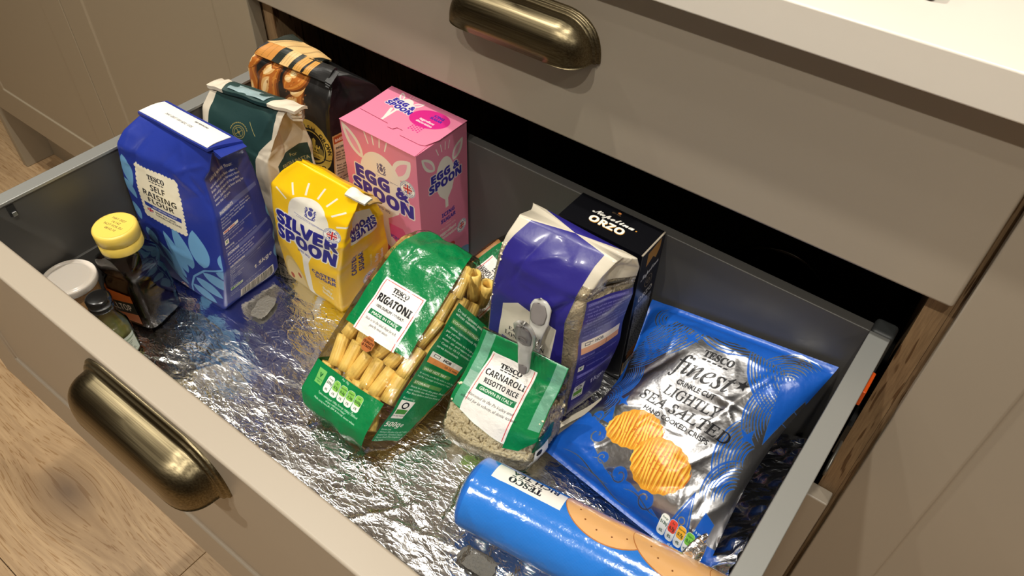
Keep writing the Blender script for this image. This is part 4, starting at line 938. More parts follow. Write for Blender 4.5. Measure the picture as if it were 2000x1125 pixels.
def rigatoni():
    k_ = .96; O = np.array((-.437, .2525, .516)); F = fr(O, (1, 0, 0), (0, .562, -.827), (0, .827, .562))
    W, D, H = 94, 50, 250; c = Canvas(2*W+2*D, H, GREEN, alpha=0)
    G2 = (10, 132, 72)
    c.rect(7, 86, 85, 236, GREEN); c.rect(-10, -20, 88, 39, GREEN)
    c.rect(2*W+2*D-22, -20, 2*W+2*D, 39, GREEN); c.rect(2*W+2*D-40, 86, 2*W+2*D-16, 236, GREEN)
    for i, (t_, x, y, r) in enumerate((('CIAO', 70, 120, -20), ('AL DENTE', 30, 206, -8), ('100% PASTA', 62, 196, 10), ('BUONO', 12, 178, 60), ('Appetito', 60, 8, 4), ('OK', 12, 92, 0))): c.text(t_, x, y, 5, (6, 108, 58), al='c', rot=r, bold=.1)
    for i in range(6): c.line([(64+i*2.6, 160), (66+i*2.6, 168)], .8, (6, 104, 56)); c.line([(14+i*2.6, 196), (16+i*2.6, 204)], .8, (6, 104, 56))
    K = (24, 26, 30)
    c.rect(20, 84, 71, 143, (244, 240, 234)); c.rect(22, 84, 22.7, 141, (206, 60, 66)); c.rect(68.3, 84, 69, 141, (206, 60, 66)); c.rect(22, 140.5, 69, 141.1, (206, 60, 66))
    c.brand(45.5, 133, 4.4, K); c.text(BOLD('RIGATONI'), 45.5, 119, 7.2, K, al='c', width=41, bold=.2); c.text('\u00b7100% DURUM WHEAT\u00b7', 45.5, 113, 2.6, K, al='c', width=35, bold=.08)
    c.rect(26, 103.5, 65, 109, (20, 118, 70)); c.text('MADE IN ITALY', 45.5, 104.8, 2.8, (244, 240, 234), al='c', width=31, bold=.15)
    c.text(SERIFI('Made to be the ideal shape for rich,'), 45.5, 98, 2.5, K, al='c', width=38); c.text(SERIFI('punchy meat sauces'), 45.5, 93.5, 2.5, K, al='c', width=22)
    oc = [(44+8*math.cos(math.radians(22.5+45*i)), 78+8*math.sin(math.radians(22.5+45*i))) for i in range(8)]; c.poly(oc, (176, 104, 56)); c.text('QUALITY', 44, 78.5, 2.2, (60, 30, 16), al='c', bold=.15); c.text('& TASTE', 44, 74.8, 2.2, (60, 30, 16), al='c', bold=.15); c.text('DISHES', 44, 82.2, 1.5, (60, 30, 16), al='c')
    c.rect(10, 19, 20, 34, (120, 190, 100)); c.text('V', 15, 26, 4, (16, 90, 50), al='c', bold=.3); c.text('Suitable for', 15, 23, 1.4, (16, 90, 50), al='c'); c.text('vegans', 15, 21, 1.4, (16, 90, 50), al='c')
    LG = (132, 196, 84)
    c.traffic(24, 17, (('Energy', '539kJ', '6%', (240, 240, 232)), ('Fat', '0.7g', '1%', LG), ('Saturates', '0.2g', '1%', LG), ('Sugars', '1.2g', '1%', LG), ('Salt', '0.03g', '1%', LG)), w=8.6)
    c.text('Per 75g', 44, 36, 2, WHITE, al='c'); c.para(['Typical values per 100g: Energy 1505kJ / 355kcal', 'of the reference intake*', 'Made using non-UK, EEA & non-UK durum wheat.'], 47, 13, 1.8, 3, WHITE, al='c', bold=.05)
    # side panel
    X = W+7; c.rect(X-3, 2, X+38, 158, GREEN)
    c.text('Dried rigatoni pasta made from durum', X, 151, 2.6, WHITE, bold=.1); c.text('wheat semolina.', X, 147, 2.6, WHITE, bold=.1)
    c.rect(X, 138, X+30, 143, (96, 152, 82)); c.text('COOKING INSTRUCTIONS', X+1, 139.3, 2.2, WHITE, bold=.1)
    c.para(['\u00b7 Allow approximately 75g', '  per person.', '\u00b7 Add the pasta to a large pan of boiling', '  water, stir and return to the boil.', '\u00b7 Cook for 10-12 minutes, drain and', '  serve immediately.'], X, 133, 2.2, 4.4, WHITE, bold=.08)
    c.rect(X, 99, X+34, 105, (244, 240, 230)); c.rect(X, 93, X+34, 99, (232, 150, 84)); c.text('HOB', X+13, 100.6, 2.8, K, bold=.15); c.rect(X+3, 100.6, X+9, 103.6, K); c.rect(X+3.5, 101, X+8.5, 103.2, (244, 240, 230)); c.text('10-12 mins', X+18, 94.8, 2.4, K)
    c.rect(X, 84, X+30, 88.5, (96, 152, 82)); c.text('WHY NOT TRY', X+1, 85, 2.4, WHITE, bold=.12); c.para(['It works perfectly with a rich beef and', 'herby sausage and pepper ragu.'], X, 80, 2.0, 3.6, WHITE)
    c.rect(X, 68, X+30, 72.5, (96, 152, 82)); c.text('STORAGE', X+1, 69, 2.4, WHITE, bold=.12); c.para(['Store in a cool, dry place. Once opened', 'use within the date shown.', 'For Best before end see front of pack.'], X, 64, 2.0, 3.6, WHITE, bold=.06)
    c.text('Recycling', X, 50.5, 2.2, WHITE); c.rect(X, 29, X+14, 49, (244, 240, 230)); c.ell(X+7, 43.5, 3.6, 3.6, K); c.ell(X+7, 43.5, 2.3, 2.3, (244, 240, 230)); c.rect(X+1, 34, X+13, 39, (76, 150, 62)); c.text('Do not recycle', X+7, 31.4, 1.5, K, al='c')
    c.text(BOLD('500g'), X, 19, 5.4, WHITE); c.text('e', X+19, 19, 5.6, WHITE); c.para(['Stores Ltd.,', 'Welwyn Garden City AL7 1GA, U.K.', 'Ireland Ltd., Gresham House,', 'Marine Road, Dun Laoghaire,', 'Co. Dublin.'], X, 14.5, 1.9, 3.1, WHITE)
    mat = img_mat('rigatoni_film', c, 0.22, 'film', FILMB, coat=0.6)
    t = thing('pasta_bag', 'green and clear rigatoni pasta bag leaning back in the middle of the drawer', 'pasta bag', (-0.39, 0.27, ZB))
    def q(x0, x1, d0, d1, z0, zb, v, rows, g, b):
        return (F(x0, d0, z0), F(x1, d0, z0), F(x1, d1, zb), F(x0, d1, zb), v, rows, g, b)
    w = W/1000
    def q(x0, x1, e, d0, d1, z0, zb, v, rows, g, b):
        return (F(x0, d0, z0), F(x1, d0, z0), F(x1+e, d1, zb), F(x0-.002, d1, zb), v, rows, g, b)
    rings = [q(.022, w-.004, .004, .022, .028, -.014, -.006, -14, 4, 0, 0), q(.006, w, .010, .008, .034, -.008, .002, -7, 6, 0, .001),
             q(.000, w+.002, .014, .000, .038, .004, .018, 5, 16, 0, .002), q(-.001, w+.004, .018, -.002, .052, .050, .060, 50, 20, 0, .005), q(-.001, w+.004, .024, -.002, .062, .110, .108, 110, 20, 0, .006),
             q(.002, w+.004, .026, -.001, .062, .165, .156, 165, 12, 0, .004), q(.005, w, .018, .003, .056, .186, .172, 190, 8, .004, .002), q(.010, w-.006, .012, .014, .042, .200, .186, 210, 6, .006, 0), q(.014, w-.012, .006, .024, .030, .206, .200, 222, 0, 0, 0)]
    rng = random.Random(5)
    C = creases(rng, 26, 1, 1, .9, 1.6, 26, (-10, W+D, -8, 215)) + creases(rng, 16, 1, 1, 1.3, 1.8, 16, (20, W+D, -12, 30)) + creases(rng, 14, 1, 1, 1.2, 1.8, 18, (60, W+D, 165, 215))
    mb = loft(rings, W, D, 60, 34, 6, 3, C, (0.7, 34)); sh = mb.build('bag', mat, t, uvscale=(2*W+2*D, H))
    fin = np.zeros((5, 30, 3))
    for i in range(5):
        for j in range(30):
            a = j/29; fin[i, j] = F(.010+(w-.014)*a, .022+.004*math.sin(9*a+i*.6), -.010-.0045*i+.002*math.sin(14*a))
    sheet(fin, (1, 1)).build('end_seal', film_mat('clear_film', bumps=FILMB, base=.08), t)
    proto = tube_mesh('rigatoni', .0325, .0071, PASTA); ps = [proto]; rn = random.Random(11); pos = []
    for li, d in enumerate((.0105, .0265, .0430)):
        for iz in range(6):
            for ix in range(7):
                z = .0240+iz*.0308+rn.uniform(-.002, .002); nx_ = (6, 6, 7)[li]; xm = (.0850, .0915, .0985)[li] - (.006 if z < .05 else 0)
                if ix >= nx_: continue
                x = .0095+(xm-.0095)*ix/(nx_-1)+rn.uniform(-.0008, .0008)
                if (li == 2 and z < .05) or (li == 1 and z < .03): continue
                if z > .17 and (ix == 0 or li == 0): d2 = d+.006; z -= .004
                else: d2 = d
                ang = rn.gauss(0, .10)
                if iz <= 2 and li == 0: ang = rn.gauss(0, .26)
                ax = (math.sin(ang), rn.gauss(0, .06), math.cos(ang))
                if z > .17 and li > 0 and ix > 3: ax = (rn.uniform(-.2, .4), -.75, .6)
                pos.append((F(x, d2, z), F(*ax)-O))
    for i, (p, a) in enumerate(pos):
        o = proto if i == 0 else proto.copy()
        if i: COL.objects.link(o)
        place(o, p, a, rn.uniform(0, 6)); tag(o, 'yellow ridged rigatoni tube inside the leaning green pasta bag', 'pasta', 'rigatoni tubes in the green and clear bag')
rigatoni()

def penne():
    Z = np.array((.28, .86, .43)); Z /= np.linalg.norm(Z); X = np.array((.96, -.25, -.12)); X -= Z*X.dot(Z); X /= np.linalg.norm(X); Y = np.cross(Z, X); 
    if Y[2] > 0: Y = -Y
    L = .175; T = np.array((-.390, .519, .575)); O = T - Z*L; F = fr(O, X, Y, Z); W, D = 92, 48; w = .092
    c = Canvas(2*W+2*D, 190, GREEN, alpha=0); c.rect(9, 60, 88, 200, (10, 112, 62)); K = (24, 26, 30)
    c.text('CIAO', 26, 146, 8, (6, 92, 50), al='c', rot=-6, bold=.15); c.text('OK', 76, 92, 8, (6, 92, 50), al='c', rot=10)
    for i in range(5): c.line([(66+i*3, 138), (68+i*3, 146)], .8, (6, 92, 50))
    c.tf = (.96, 0, 25)
    c.rect(18, 70, 72, 129, (240, 236, 230)); c.rect(20, 70, 20.8, 128, (206, 60, 66)); c.rect(69.2, 70, 70, 128, (206, 60, 66))
    c.brand(45, 119, 5, K); c.text(BOLD('WHOLEWHEAT'), 45, 107, 6.4, K, al='c', width=47); c.text(BOLD('PENNE'), 45, 97, 6.4, K, al='c'); c.rect(26, 84, 64, 91, (20, 118, 70)); c.text('MADE IN ITALY', 45, 86, 2.8, WHITE, al='c')
    c.tf = (1.0, 0, 0); c.rect(W+4, -5, W+D-6, 150, GREEN); c.barcode(W+8, 6, 30, 34, 9)
    mat = img_mat('wholewheat_film', c, 0.25, 'film', FILMB, coat=0.4)
    t = thing('pasta_bag', 'green wholewheat penne bag half hidden behind the rigatoni against the drawer back', 'pasta bag', tuple(F(.04, .04, .05)))
    q = lambda x0, x1, d0, d1, z, v, rows, b: (F(x0, d0, z), F(x1, d0, z), F(x1, d1, z+.004), F(x0, d1, z+.004), v, rows, 0, b)
    rings = [q(.01, w-.01, .010, .014, -.006, -6, 5, 0), q(.002, w-.002, .002, .022, .004, 4, 14, .001), q(0, w, 0, .038, .05, 50, 18, .004), q(0, w, 0, .042, .11, 110, 16, .005), q(.003, w-.003, .002, .040, .160, 160, 8, .003), q(.006, w-.012, .010, .020, .182, 186, 0, 0)]
    rng = random.Random(15); loft(rings, W, D, 46, 26, 8, 2, creases(rng, 26, 1, 1, .9, 2, 24, (0, W+D, 0, 175)), (.6, 40)).build('bag', mat, t, uvscale=(2*W+2*D, 190))
    proto = tube_mesh('penne', .032, .0045, WPASTA, 10); rn = random.Random(4); i = 0
    for d in (.009, .021):
        for iz in range(5):
            for ix in range(8):
                x = .007+ix*.0112; z = .016+iz*.0335
                if z > .16 or (d > .01 and z < .03): continue
                o = proto if i == 0 else proto.copy()
                if i: COL.objects.link(o)
                i += 1; place(o, F(x, d, z), F(rn.gauss(0, .12), rn.gauss(0, .08), 1)-O, rn.uniform(0, 6)); tag(o, 'brown wholewheat penne tube inside the half hidden green bag', 'pasta', 'wholewheat penne in the rear bag')
penne()

def grains(name, mb, inset, n, L, Wd, mat, sel, label, cat, seed=1, hgt=None, order=.0):
    """grains lying just inside the skin of a loft; sel(u, v) says where"""
    rn = np.random.RandomState(seed); G = mb.G; R, Cn, _ = G.shape; us = mb.us; V = mb.V
    du = np.roll(G, -1, 1)-np.roll(G, 1, 1); dv = np.gradient(G, axis=0); N = np.cross(du, dv); N /= np.linalg.norm(N, axis=2, keepdims=True)+1e-12
    du /= np.linalg.norm(du, axis=2, keepdims=True)+1e-12; dv = np.cross(N, du)
    area = np.linalg.norm(np.roll(G, -1, 1)-G, axis=2)[:-1]*np.linalg.norm(G[1:]-G[:-1], axis=2)
    ok = np.array([[1.0 if sel(us[j], V[i]) else 0.0 for j in range(Cn)] for i in range(R-1)]); pr = (area*ok).ravel(); pr /= pr.sum()
    idx = rn.choice(len(pr), n, p=pr); I = idx//Cn; J = idx % Cn
    P = G[I, J] + du[I, J]*rn.uniform(-.0012, .0012, (n, 1)) + dv[I, J]*rn.uniform(-.0012, .0012, (n, 1)) - N[I, J]*rn.uniform(inset[0], inset[1], (n, 1))
    th = rn.uniform(0, math.pi, n) if not order else rn.normal(order, .5, n)
    A = du[I, J]*np.cos(th)[:, None]+dv[I, J]*np.sin(th)[:, None] + N[I, J]*rn.normal(0, .07, (n, 1)); A /= np.linalg.norm(A, axis=1, keepdims=True)
    B = np.cross(N[I, J], A); B /= np.linalg.norm(B, axis=1, keepdims=True)+1e-9; Cc = np.cross(A, B)
    base = [(-.5, 0, 0)]; 
    for xx, r in ((-.32, .8), (0, 1.0), (.32, .8)):
        for k in range(6): base.append((xx, r*.5*math.cos(k*math.pi/3), r*.5*math.sin(k*math.pi/3)))
    base.append((.5, 0, 0)); base = np.array(base); f = []
    for k in range(6): f.append((0, 1+(k+1) % 6, 1+k)); f.append((13+k, 13+(k+1) % 6, 19))
    for s_ in (1, 7):
        for k in range(6): f.append((s_+k, s_+(k+1) % 6, s_+6+(k+1) % 6, s_+6+k))
    sc = rn.uniform(.85, 1.12, (n, 1, 1))
    vs = P[:, None, :] + sc*(A[:, None, :]*base[None, :, :1]*L + B[:, None, :]*base[None, :, 1:2]*Wd + Cc[:, None, :]*base[None, :, 2:]*Wd)
    me = bpy.data.meshes.new(name); fs = [tuple(q+20*i for q in ff) for i in range(n) for ff in f]
    me.from_pydata(vs.reshape(-1, 3).tolist(), [], fs); me.materials.append(mat); me.polygons.foreach_set('use_smooth', np.ones(len(me.polygons), bool))
    o = bpy.data.objects.new(name, me); COL.objects.link(o); return tag(o, label, cat, kind='stuff')
def core(mb, off, name, mat, parent, stop=None):
    G = mb.G; du = np.roll(G, -1, 1)-np.roll(G, 1, 1); dv = np.gradient(G, axis=0); N = np.cross(du, dv); N /= np.linalg.norm(N, axis=2, keepdims=True)+1e-12
    G2 = (G - N*off)[::2, ::2]; 
    if stop: G2 = G2[:stop]
    R, n, _ = G2.shape; m = MB(); fs = [(i*n+j, i*n+(j+1) % n, (i+1)*n+(j+1) % n, (i+1)*n+j) for i in range(R-1) for j in range(n)]
    fs += [tuple(range(n))[::-1], tuple(range((R-1)*n, R*n))]; m.add(G2.reshape(-1, 3), fs, smooth=True); return m.build(name, mat, parent)
RICEM = plain('rice_grain', (238, 224, 196), 0.4, var=0.06, spec=.4); RICE2 = plain('carnaroli_grain', (236, 224, 192), 0.38, var=0.06, spec=.4); RICEC = plain('packed_rice', (214, 196, 164), 0.7, b=(260, .8, .003))
PURP = (44, 38, 128)
def rice_bag():
    W, D = 96, 62; c = Canvas(2*W+2*D, 245, (232, 224, 206), alpha=.10); CR = (226, 218, 200); K = (24, 24, 34)
    c.rect(0, 198, 2*W+2*D, 245, (228, 218, 196), alpha=.8)
    c.poly([(8, -5), (3, 60), (2, 130), (5, 200), (14, 228), (14, 250), (84, 250), (84, 214), (88, 190), (84, 150), (86, 80), (76, -5)], PURP)
    c.poly([(14, 232), (14, 250), (82, 250), (82, 232)], PURP); c.poly([(W+D+12, -5), (W+D+12, 250), (2*W+D-14, 250), (2*W+D-10, -5)], PURP)
    c.poly([(18, 138), (77, 136), (72, 64), (14, 64)], CR); c.poly([(18, 138), (40, 132), (77, 136), (77, 138), (36, 150)], CR)
    c.text('TESCO', 50, 124, 5, K, al='c', width=24) if False else c.brand(48, 122, 4.6, K)
    c.text(SERIF('EASY COOK'), 46, 110.5, 4.2, K, al='c'); c.text(SERIF('LONG GRAIN'), 46, 102, 5.6, K, al='c', width=44)
    c.rect(20, 91, 72, 97, (70, 62, 150)); c.text('LIGHT & FLUFFY', 46, 92.5, 2.8, CR, al='c', bold=.1)
    c.text(SERIFI('Tested and chosen then carefully'), 46, 85, 2.9, K, al='c', width=48); c.rect(22, 83.6, 70, 83.9, K); c.text(SERIFI('prepared to get right'), 46, 78, 2.9, K, al='c', width=38)
    X = W+7
    c.poly([(X-2, 182), (X+54, 182), (X+54, -5), (X-2, -5), (X-5, 60)], PURP); V = (150, 148, 208)
    c.rect(X, 174, X+48, 179, (88, 84, 166)); c.text('COOKING INSTRUCTIONS', X+1.5, 175.3, 2.4, V, bold=.1)
    c.para(['\u00b7 Place 75g of rice per person in a sieve,', '  rinse well under cold, running water.', '\u00b7 Add a pinch of salt (if required) to a large pan', '  of water and boil.', '\u00b7 Add rice and return to the boil.', '  Stir once and then reduce heat,', '  simmer for 15 minutes or until cooked.', '\u00b7 Drain in a sieve, rinse through with boiling', '  water and serve.'], X, 169, 2.3, 4.6, V, bold=.06)
    c.rect(X, 118, X+48, 127, (236, 226, 210)); c.rect(X, 112, X+48, 119.5, (222, 160, 116)); c.rect(X+30, 112, X+30.4, 119.5, K); c.text('HOB', X+16, 121.5, 3.2, K, bold=.15); c.rect(X+4, 121, X+10, 124.6, K); c.rect(X+4.6, 121.6, X+9.4, 124, (236, 226, 210)); c.rect(X+10, 123.4, X+13.5, 124.2, K)
    c.text('Important', X, 106, 2.9, V, bold=.12); c.para(['Check food is piping hot throughout', 'before serving.'], X, 102, 2.2, 4, V)
    c.rect(X, 87, X+7, 94, WHITE); c.text('V', X+3.5, 88.6, 3.6, (40, 130, 60), al='c', bold=.25); c.text('Suitable for vegans', X+10, 89.4, 2.4, V)
    c.rect(X, 77, X+48, 82, (108, 102, 186)); c.text('STORAGE', X+2, 78.2, 2.8, V, bold=.12); c.para(['Store in a cool, dry place once opened in', 'an airtight container.'], X, 73, 2.3, 4, V)
    c.text('Recycling', X, 64.5, 2.4, V); c.rect(X, 40, X+15, 63, (236, 232, 222)); c.ell(X+7.5, 57, 3.8, 3.8, K); c.ell(X+7.5, 57, 2.4, 2.4, (236, 232, 222)); c.rect(X+1.5, 44.5, X+13.5, 51.5, (110, 170, 60)); c.text("Don't recycle", X+7.5, 41.5, 1.6, K, al='c')
    c.text(BOLD('1kg'), X+24, 50, 7, (214, 212, 240)); c.text('e', X+41, 50, 8, (214, 212, 240))
    c.para(['Stores Ltd., Welwyn Garden City', 'AL7 1GA, U.K.', 'Ireland Ltd., Gresham House,', 'Dun Laoghaire, Co. Dublin.'], X, 34, 1.9, 3.2, V); c.barcode(X+8, 2, 40, 17, 6)
    mat = img_mat('long_grain_film', c, 0.36, 'film', [(60, 0.2, 0.002), (420, 0.06, 0.0005)], coat=0.15, film_tint=(.93, .90, .84))
    t = thing('rice_bag', 'tall purple long grain rice bag with clear edges standing before the black box', 'rice bag', (-0.262, 0.43, ZB))
    rings = [((-.305,.405,ZB),(-.226,.407,ZB),(-.216,.452,ZB),(-.302,.455,ZB),0,4,0,0),
             ((-.312,.400,ZB+.012),(-.219,.402,ZB+.012),(-.210,.456,ZB+.012),(-.308,.459,ZB+.012),12,24,0,.003),
             ((-.314,.399,.560),(-.214,.402,.560),(-.200,.459,.560),(-.311,.462,.560),80,24,0,.006),
             ((-.311,.402,.630),(-.217,.406,.630),(-.196,.461,.630),(-.310,.463,.630),150,16,0,.006),
             ((-.308,.407,.668),(-.217,.412,.662),(-.193,.460,.660),(-.308,.460,.668),190,8,.005,.004),
             ((-.306,.416,.686),(-.210,.424,.682),(-.191,.457,.681),(-.307,.456,.688),208,8,.012,.001),
             ((-.304,.432,.698),(-.205,.438,.695),(-.193,.453,.694),(-.304,.452,.700),224,0,.004,0)]
    rng = random.Random(31)
    C = creases(rng, 12, 1, 1, 1.2, 3.0, 22, (6, W-6, 140, 222)) + creases(rng, 14, 1, 1, 1.6, 2.4, 16, (W-6, W+D, 180, 220)) + [(78, 168, .95, 24, 4.5, -3.0), (66, 160, 1.0, 20, 3.5, 2.2), (28, 190, 1.35, 24, 3, -1.8), (40, 202, .5, 20, 3, 1.8), (W+20, 186, .1, 34, 3, -2.2)]
    mb = loft(rings, W, D, 58, 38, 17, 2, C, (0.8, 50)); mb.build('bag', mat, t, uvscale=(2*W+2*D, 245))
    core(mb, .0052, 'packed_rice', plain('packed_long_grain', (176, 150, 114), .7, b=(260, .8, .003)), t, stop=36)
    z = np.zeros((3, 24, 3))
    for i in range(3):
        for j in range(24):
            a = j/23; P0 = np.array((-.310, .398, ZB+.002)); P1 = np.array((-.222, .400, ZB+.002)); P2 = np.array((-.204, .455, ZB+.002))
            p = P0+(P1-P0)*a/.62 if a < .62 else P1+(P2-P1)*(a-.62)/.38; z[i, j] = p + np.array((.0015, -.005, 0))*i + (0, 0, .0012*math.sin(a*20))
    sheet(z, (1, 1)).build('bottom_seal', plain('milky_film', (226, 216, 196), 0.3), t)
    sel = lambda u, v: v < 200 and ((u < 12 or W-16 < u < W+12 or u > 2*W+2*D-20) or (v < 8) or (v > 180 and W-20 < u < W+D))
    grains('rice_grains', mb, (.0022, .0046), 4800, .0074, .0021, RICEM, sel, 'pale long grain rice seen through the clear edges of the purple bag', 'rice', 3)
rice_bag()

def orzo_box():
    W, D, H = 93, 42, 181; K = (14, 14, 18); c = Canvas(2*W+2*D, H, K); GO = (196, 140, 60)
    c.rect(W, 0, W+D, H, (16, 17, 24)); c.rect(W-.4, 0, W+.5, H, (70, 70, 70)); X = W
    c.poly([(X+12, 158), (X+24, 164), (X+30, 158), (X+36, 168), (X+36, H-2), (X+12, H-6)], GO)
    c.text(SCRIPT('Napolina'), X+7, 142, 6.5, WHITE, rot=10, width=32, bold=.25); c.ell(X+24, 132, 7, 8, (140, 120, 90)); c.ell(X+24, 132, 6, 7, K); c.ell(X+24, 132, 3.4, 3.4, (140, 120, 90)); c.ell(X+24, 132, 1.6, 2.2, K)
    c.text(BOLD('ORZO'), X+23, 112, 6.4, (226, 214, 190), al='c', rot=6, width=26)
    rn = random.Random(3)
    for i in range(26): 
        x = X+6; y = 106-i*2.9
        while x < X+37: l = rn.uniform(2, 6); c.rect(x, y, min(x+l, X+38), y+1.25, (190, 190, 196)); x += l+1.1
    c.rect(X+10, 24, X+34, 36, (168, 104, 56)); c.text('STORAGE', X+12, 28, 2.4, K); c.barcode(X+4, 3, 34, 18, 12); c.rect(X+3, 3, X+5, 24, GO)
    m1 = img_mat('orzo_box_print', c, 0.28, bumps=[(500, 0.04, 0.0004)], coat=0.2)
    d = Canvas(W, D, K); d.text(SCRIPT('Napolina'), 46, 24, 6.0, WHITE, al='c', width=46, bold=.35); d.text('EST. 1965', 44, 34, 1.6, (150, 120, 80), al='c'); d.ell(46, 37.5, 1.8, 1.4, (206, 130, 70)); d.ell(72, 25, .9, .9, GO)
    d.text(BOLD('ORZO'), 45.2, 11.2, 8, GO, al='c', width=38, bold=.3); d.text(BOLD('ORZO'), 44.6, 12, 8, WHITE, al='c', width=38, bold=.3)
    m2 = img_mat('orzo_box_top_print', d, 0.28, bumps=[(500, 0.04, 0.0004)], coat=0.2)
    t = thing('orzo_box', 'black cardboard orzo pasta box standing against the drawer back behind the purple bag', 'box', (-0.25, .511, ZB))
    x0, x1, y0, y1, z1 = -.297, -.204, .4880, .5305, .6645; m = MB(); u = 0
    for (ax, ay), (bx, by), w in (((x0,y0),(x1,y0),W), ((x1,y0),(x1,y1),D), ((x1,y1),(x0,y1),W), ((x0,y1),(x0,y0),D)):
        m.add([(ax,ay,ZB),(bx,by,ZB),(bx,by,z1),(ax,ay,z1)], [(0,1,2,3)], uvs=[(u,0),(u+w,0),(u+w,H),(u,H)]); u += w
    m.build('carton', m1, t, uvscale=(2*W+2*D, H))
    MB().add([(x0-.0003,y0-.0003,z1+.0006),(x1-.0015,y0-.0003,z1+.0004),(x1-.0015,y1+.0003,z1+.0004),(x0-.0003,y1+.0003,z1+.0006),(x0-.0003,y0-.0003,z1-.001),(x1-.0015,y0-.0003,z1-.001),(x1-.0015,y1+.0003,z1-.001),(x0-.0003,y1+.0003,z1-.001)], [(0,1,2,3),(7,6,5,4),(4,5,1,0),(5,6,2,1),(6,7,3,2),(7,4,0,3)], uvs=[(0,0),(W,0),(W,D),(0,D)]*2).build('top_flap', m2, t, uvscale=(W, D))
    box('tuck_edge', plain('worn_card_edge', (150, 140, 124), .7), t, x1-.0014, x1+.0003, y0-.0002, y1, z1-.0006, z1+.0004)
orzo_box()

def carnaroli():
    W, D = 92, 40; c = Canvas(2*W+2*D, 165, GREEN, alpha=0); K = (24, 26, 30); TP = (196, 206, 202)
    c.poly([(-2, 64), (16, 60), (16, 62), (80, 46), (92, 62), (92, 170), (-2, 170)], GREEN); 
    c.poly([(80, 46), (66, 44), (66, 62), (18, 66), (4, 64), (4, 170), (80, 170)], GREEN)
    c.rect(5, 84, 15, 170, TP, alpha=.55); c.rect(80, 72, 91, 170, TP, alpha=.55); c.rect(5, 62, 15, 100, (220, 226, 220), alpha=.35)
    c.poly([(18, 130), (66, 130), (66, 48), (14, 60), (14, 90)], (242, 238, 232)); c.line([(63.5, 50), (63.5, 129)], .7, (206, 60, 66)); c.line([(20, 128), (16, 90), (16, 72)], .6, (206, 60, 66))
    c.brand(42, 116, 5, K); c.text(BOLD('CARNAROLI'), 41, 103, 6.6, K, al='c', width=42); c.text(BOLD('RISOTTO RICE'), 41, 94, 5, K, al='c', width=37)
    c.rect(19, 85, 61, 91, (20, 118, 70)); c.text('GROWN IN ITALY', 40, 86.5, 3, WHITE, al='c', width=36, bold=.12)
    c.para([SERIFI('Harvested in the Po Valley and'), SERIFI('selected for its velvety, al dente texture')], 39, 78, 2.6, 5, K, al='c')
    c.rect(W+4, 20, W+20, 46, (236, 234, 226)); c.ell(W+9, 40, 3, 3, K); c.text('1kg', W+8, 24, 4.5, K, bold=.2); c.rect(W, 46, W+24, 66, DGREEN); c.rect(76, -5, 100, 14, DGREEN)
    LG = (150, 190, 84); c.rect(14, 6, 22, 20, (236, 234, 226)); 
    for i in range(4): c.rect(23+i*10, 4-i*.6, 32+i*10, 13-i*.6, LG); c.text(('0.7g', '0.1g', '0.0g', '0.0g')[i], 27.5+i*10, 6.4-i*.6, 2.6, K, al='c')
    c.text('Per 75g serving', 40, 16, 1.8, K, al='c')
    mat = img_mat('carnaroli_film', c, 0.28, 'film', FILMB, coat=0.4, film_tint=(.96, .95, .92))
    t = thing('rice_bag', 'small green and clear carnaroli risotto rice bag held shut by a peg clip', 'rice bag', (-0.257, 0.345, ZB))
    rings = [((-.290,.318,ZB),(-.224,.334,ZB),(-.222,.362,ZB),(-.286,.352,ZB),0,4,0,0),
             ((-.299,.312,ZB+.010),(-.213,.328,ZB+.010),(-.211,.374,ZB+.010),(-.293,.364,ZB+.010),10,12,0,.005),
             ((-.302,.313,.513),(-.208,.328,.515),(-.206,.378,.515),(-.297,.370,.513),34,10,0,.008),
             ((-.303,.330,.542),(-.207,.341,.544),(-.205,.382,.544),(-.299,.374,.542),68,8,.004,.005),
             ((-.301,.349,.562),(-.208,.357,.566),(-.206,.381,.566),(-.300,.375,.562),96,8,.006,.001),
             ((-.3005,.365,.580),(-.208,.3730,.582),(-.207,.384,.582),(-.3005,.377,.580),124,8,.002,0),
             ((-.2985,.3730,.601),(-.206,.3800,.606),(-.206,.3825,.606),(-.2985,.3760,.601),150,0,0,0)]
    rng = random.Random(41); C = creases(rng, 26, 1, 1, .9, 1.8, 22, (0, W+D, 60, 150)) + creases(rng, 14, 1, 1, .7, 1.8, 18, (0, W+D, 0, 60))
    mb = loft(rings, W, D, 56, 26, 23, 2, C, (0.7, 34)); mb.build('bag', mat, t, uvscale=(2*W+2*D, 165))
    core(mb, .0056, 'packed_rice', RICEC, t, stop=17)
    grains('rice_grains', mb, (.0024, .0052), 3400, .0064, .0030, RICE2, lambda u, v: v < 84 and not (W+D+10 < u < 2*W+D-10), 'plump risotto rice grains in the lower half of the small green bag', 'rice', 5)
carnaroli()

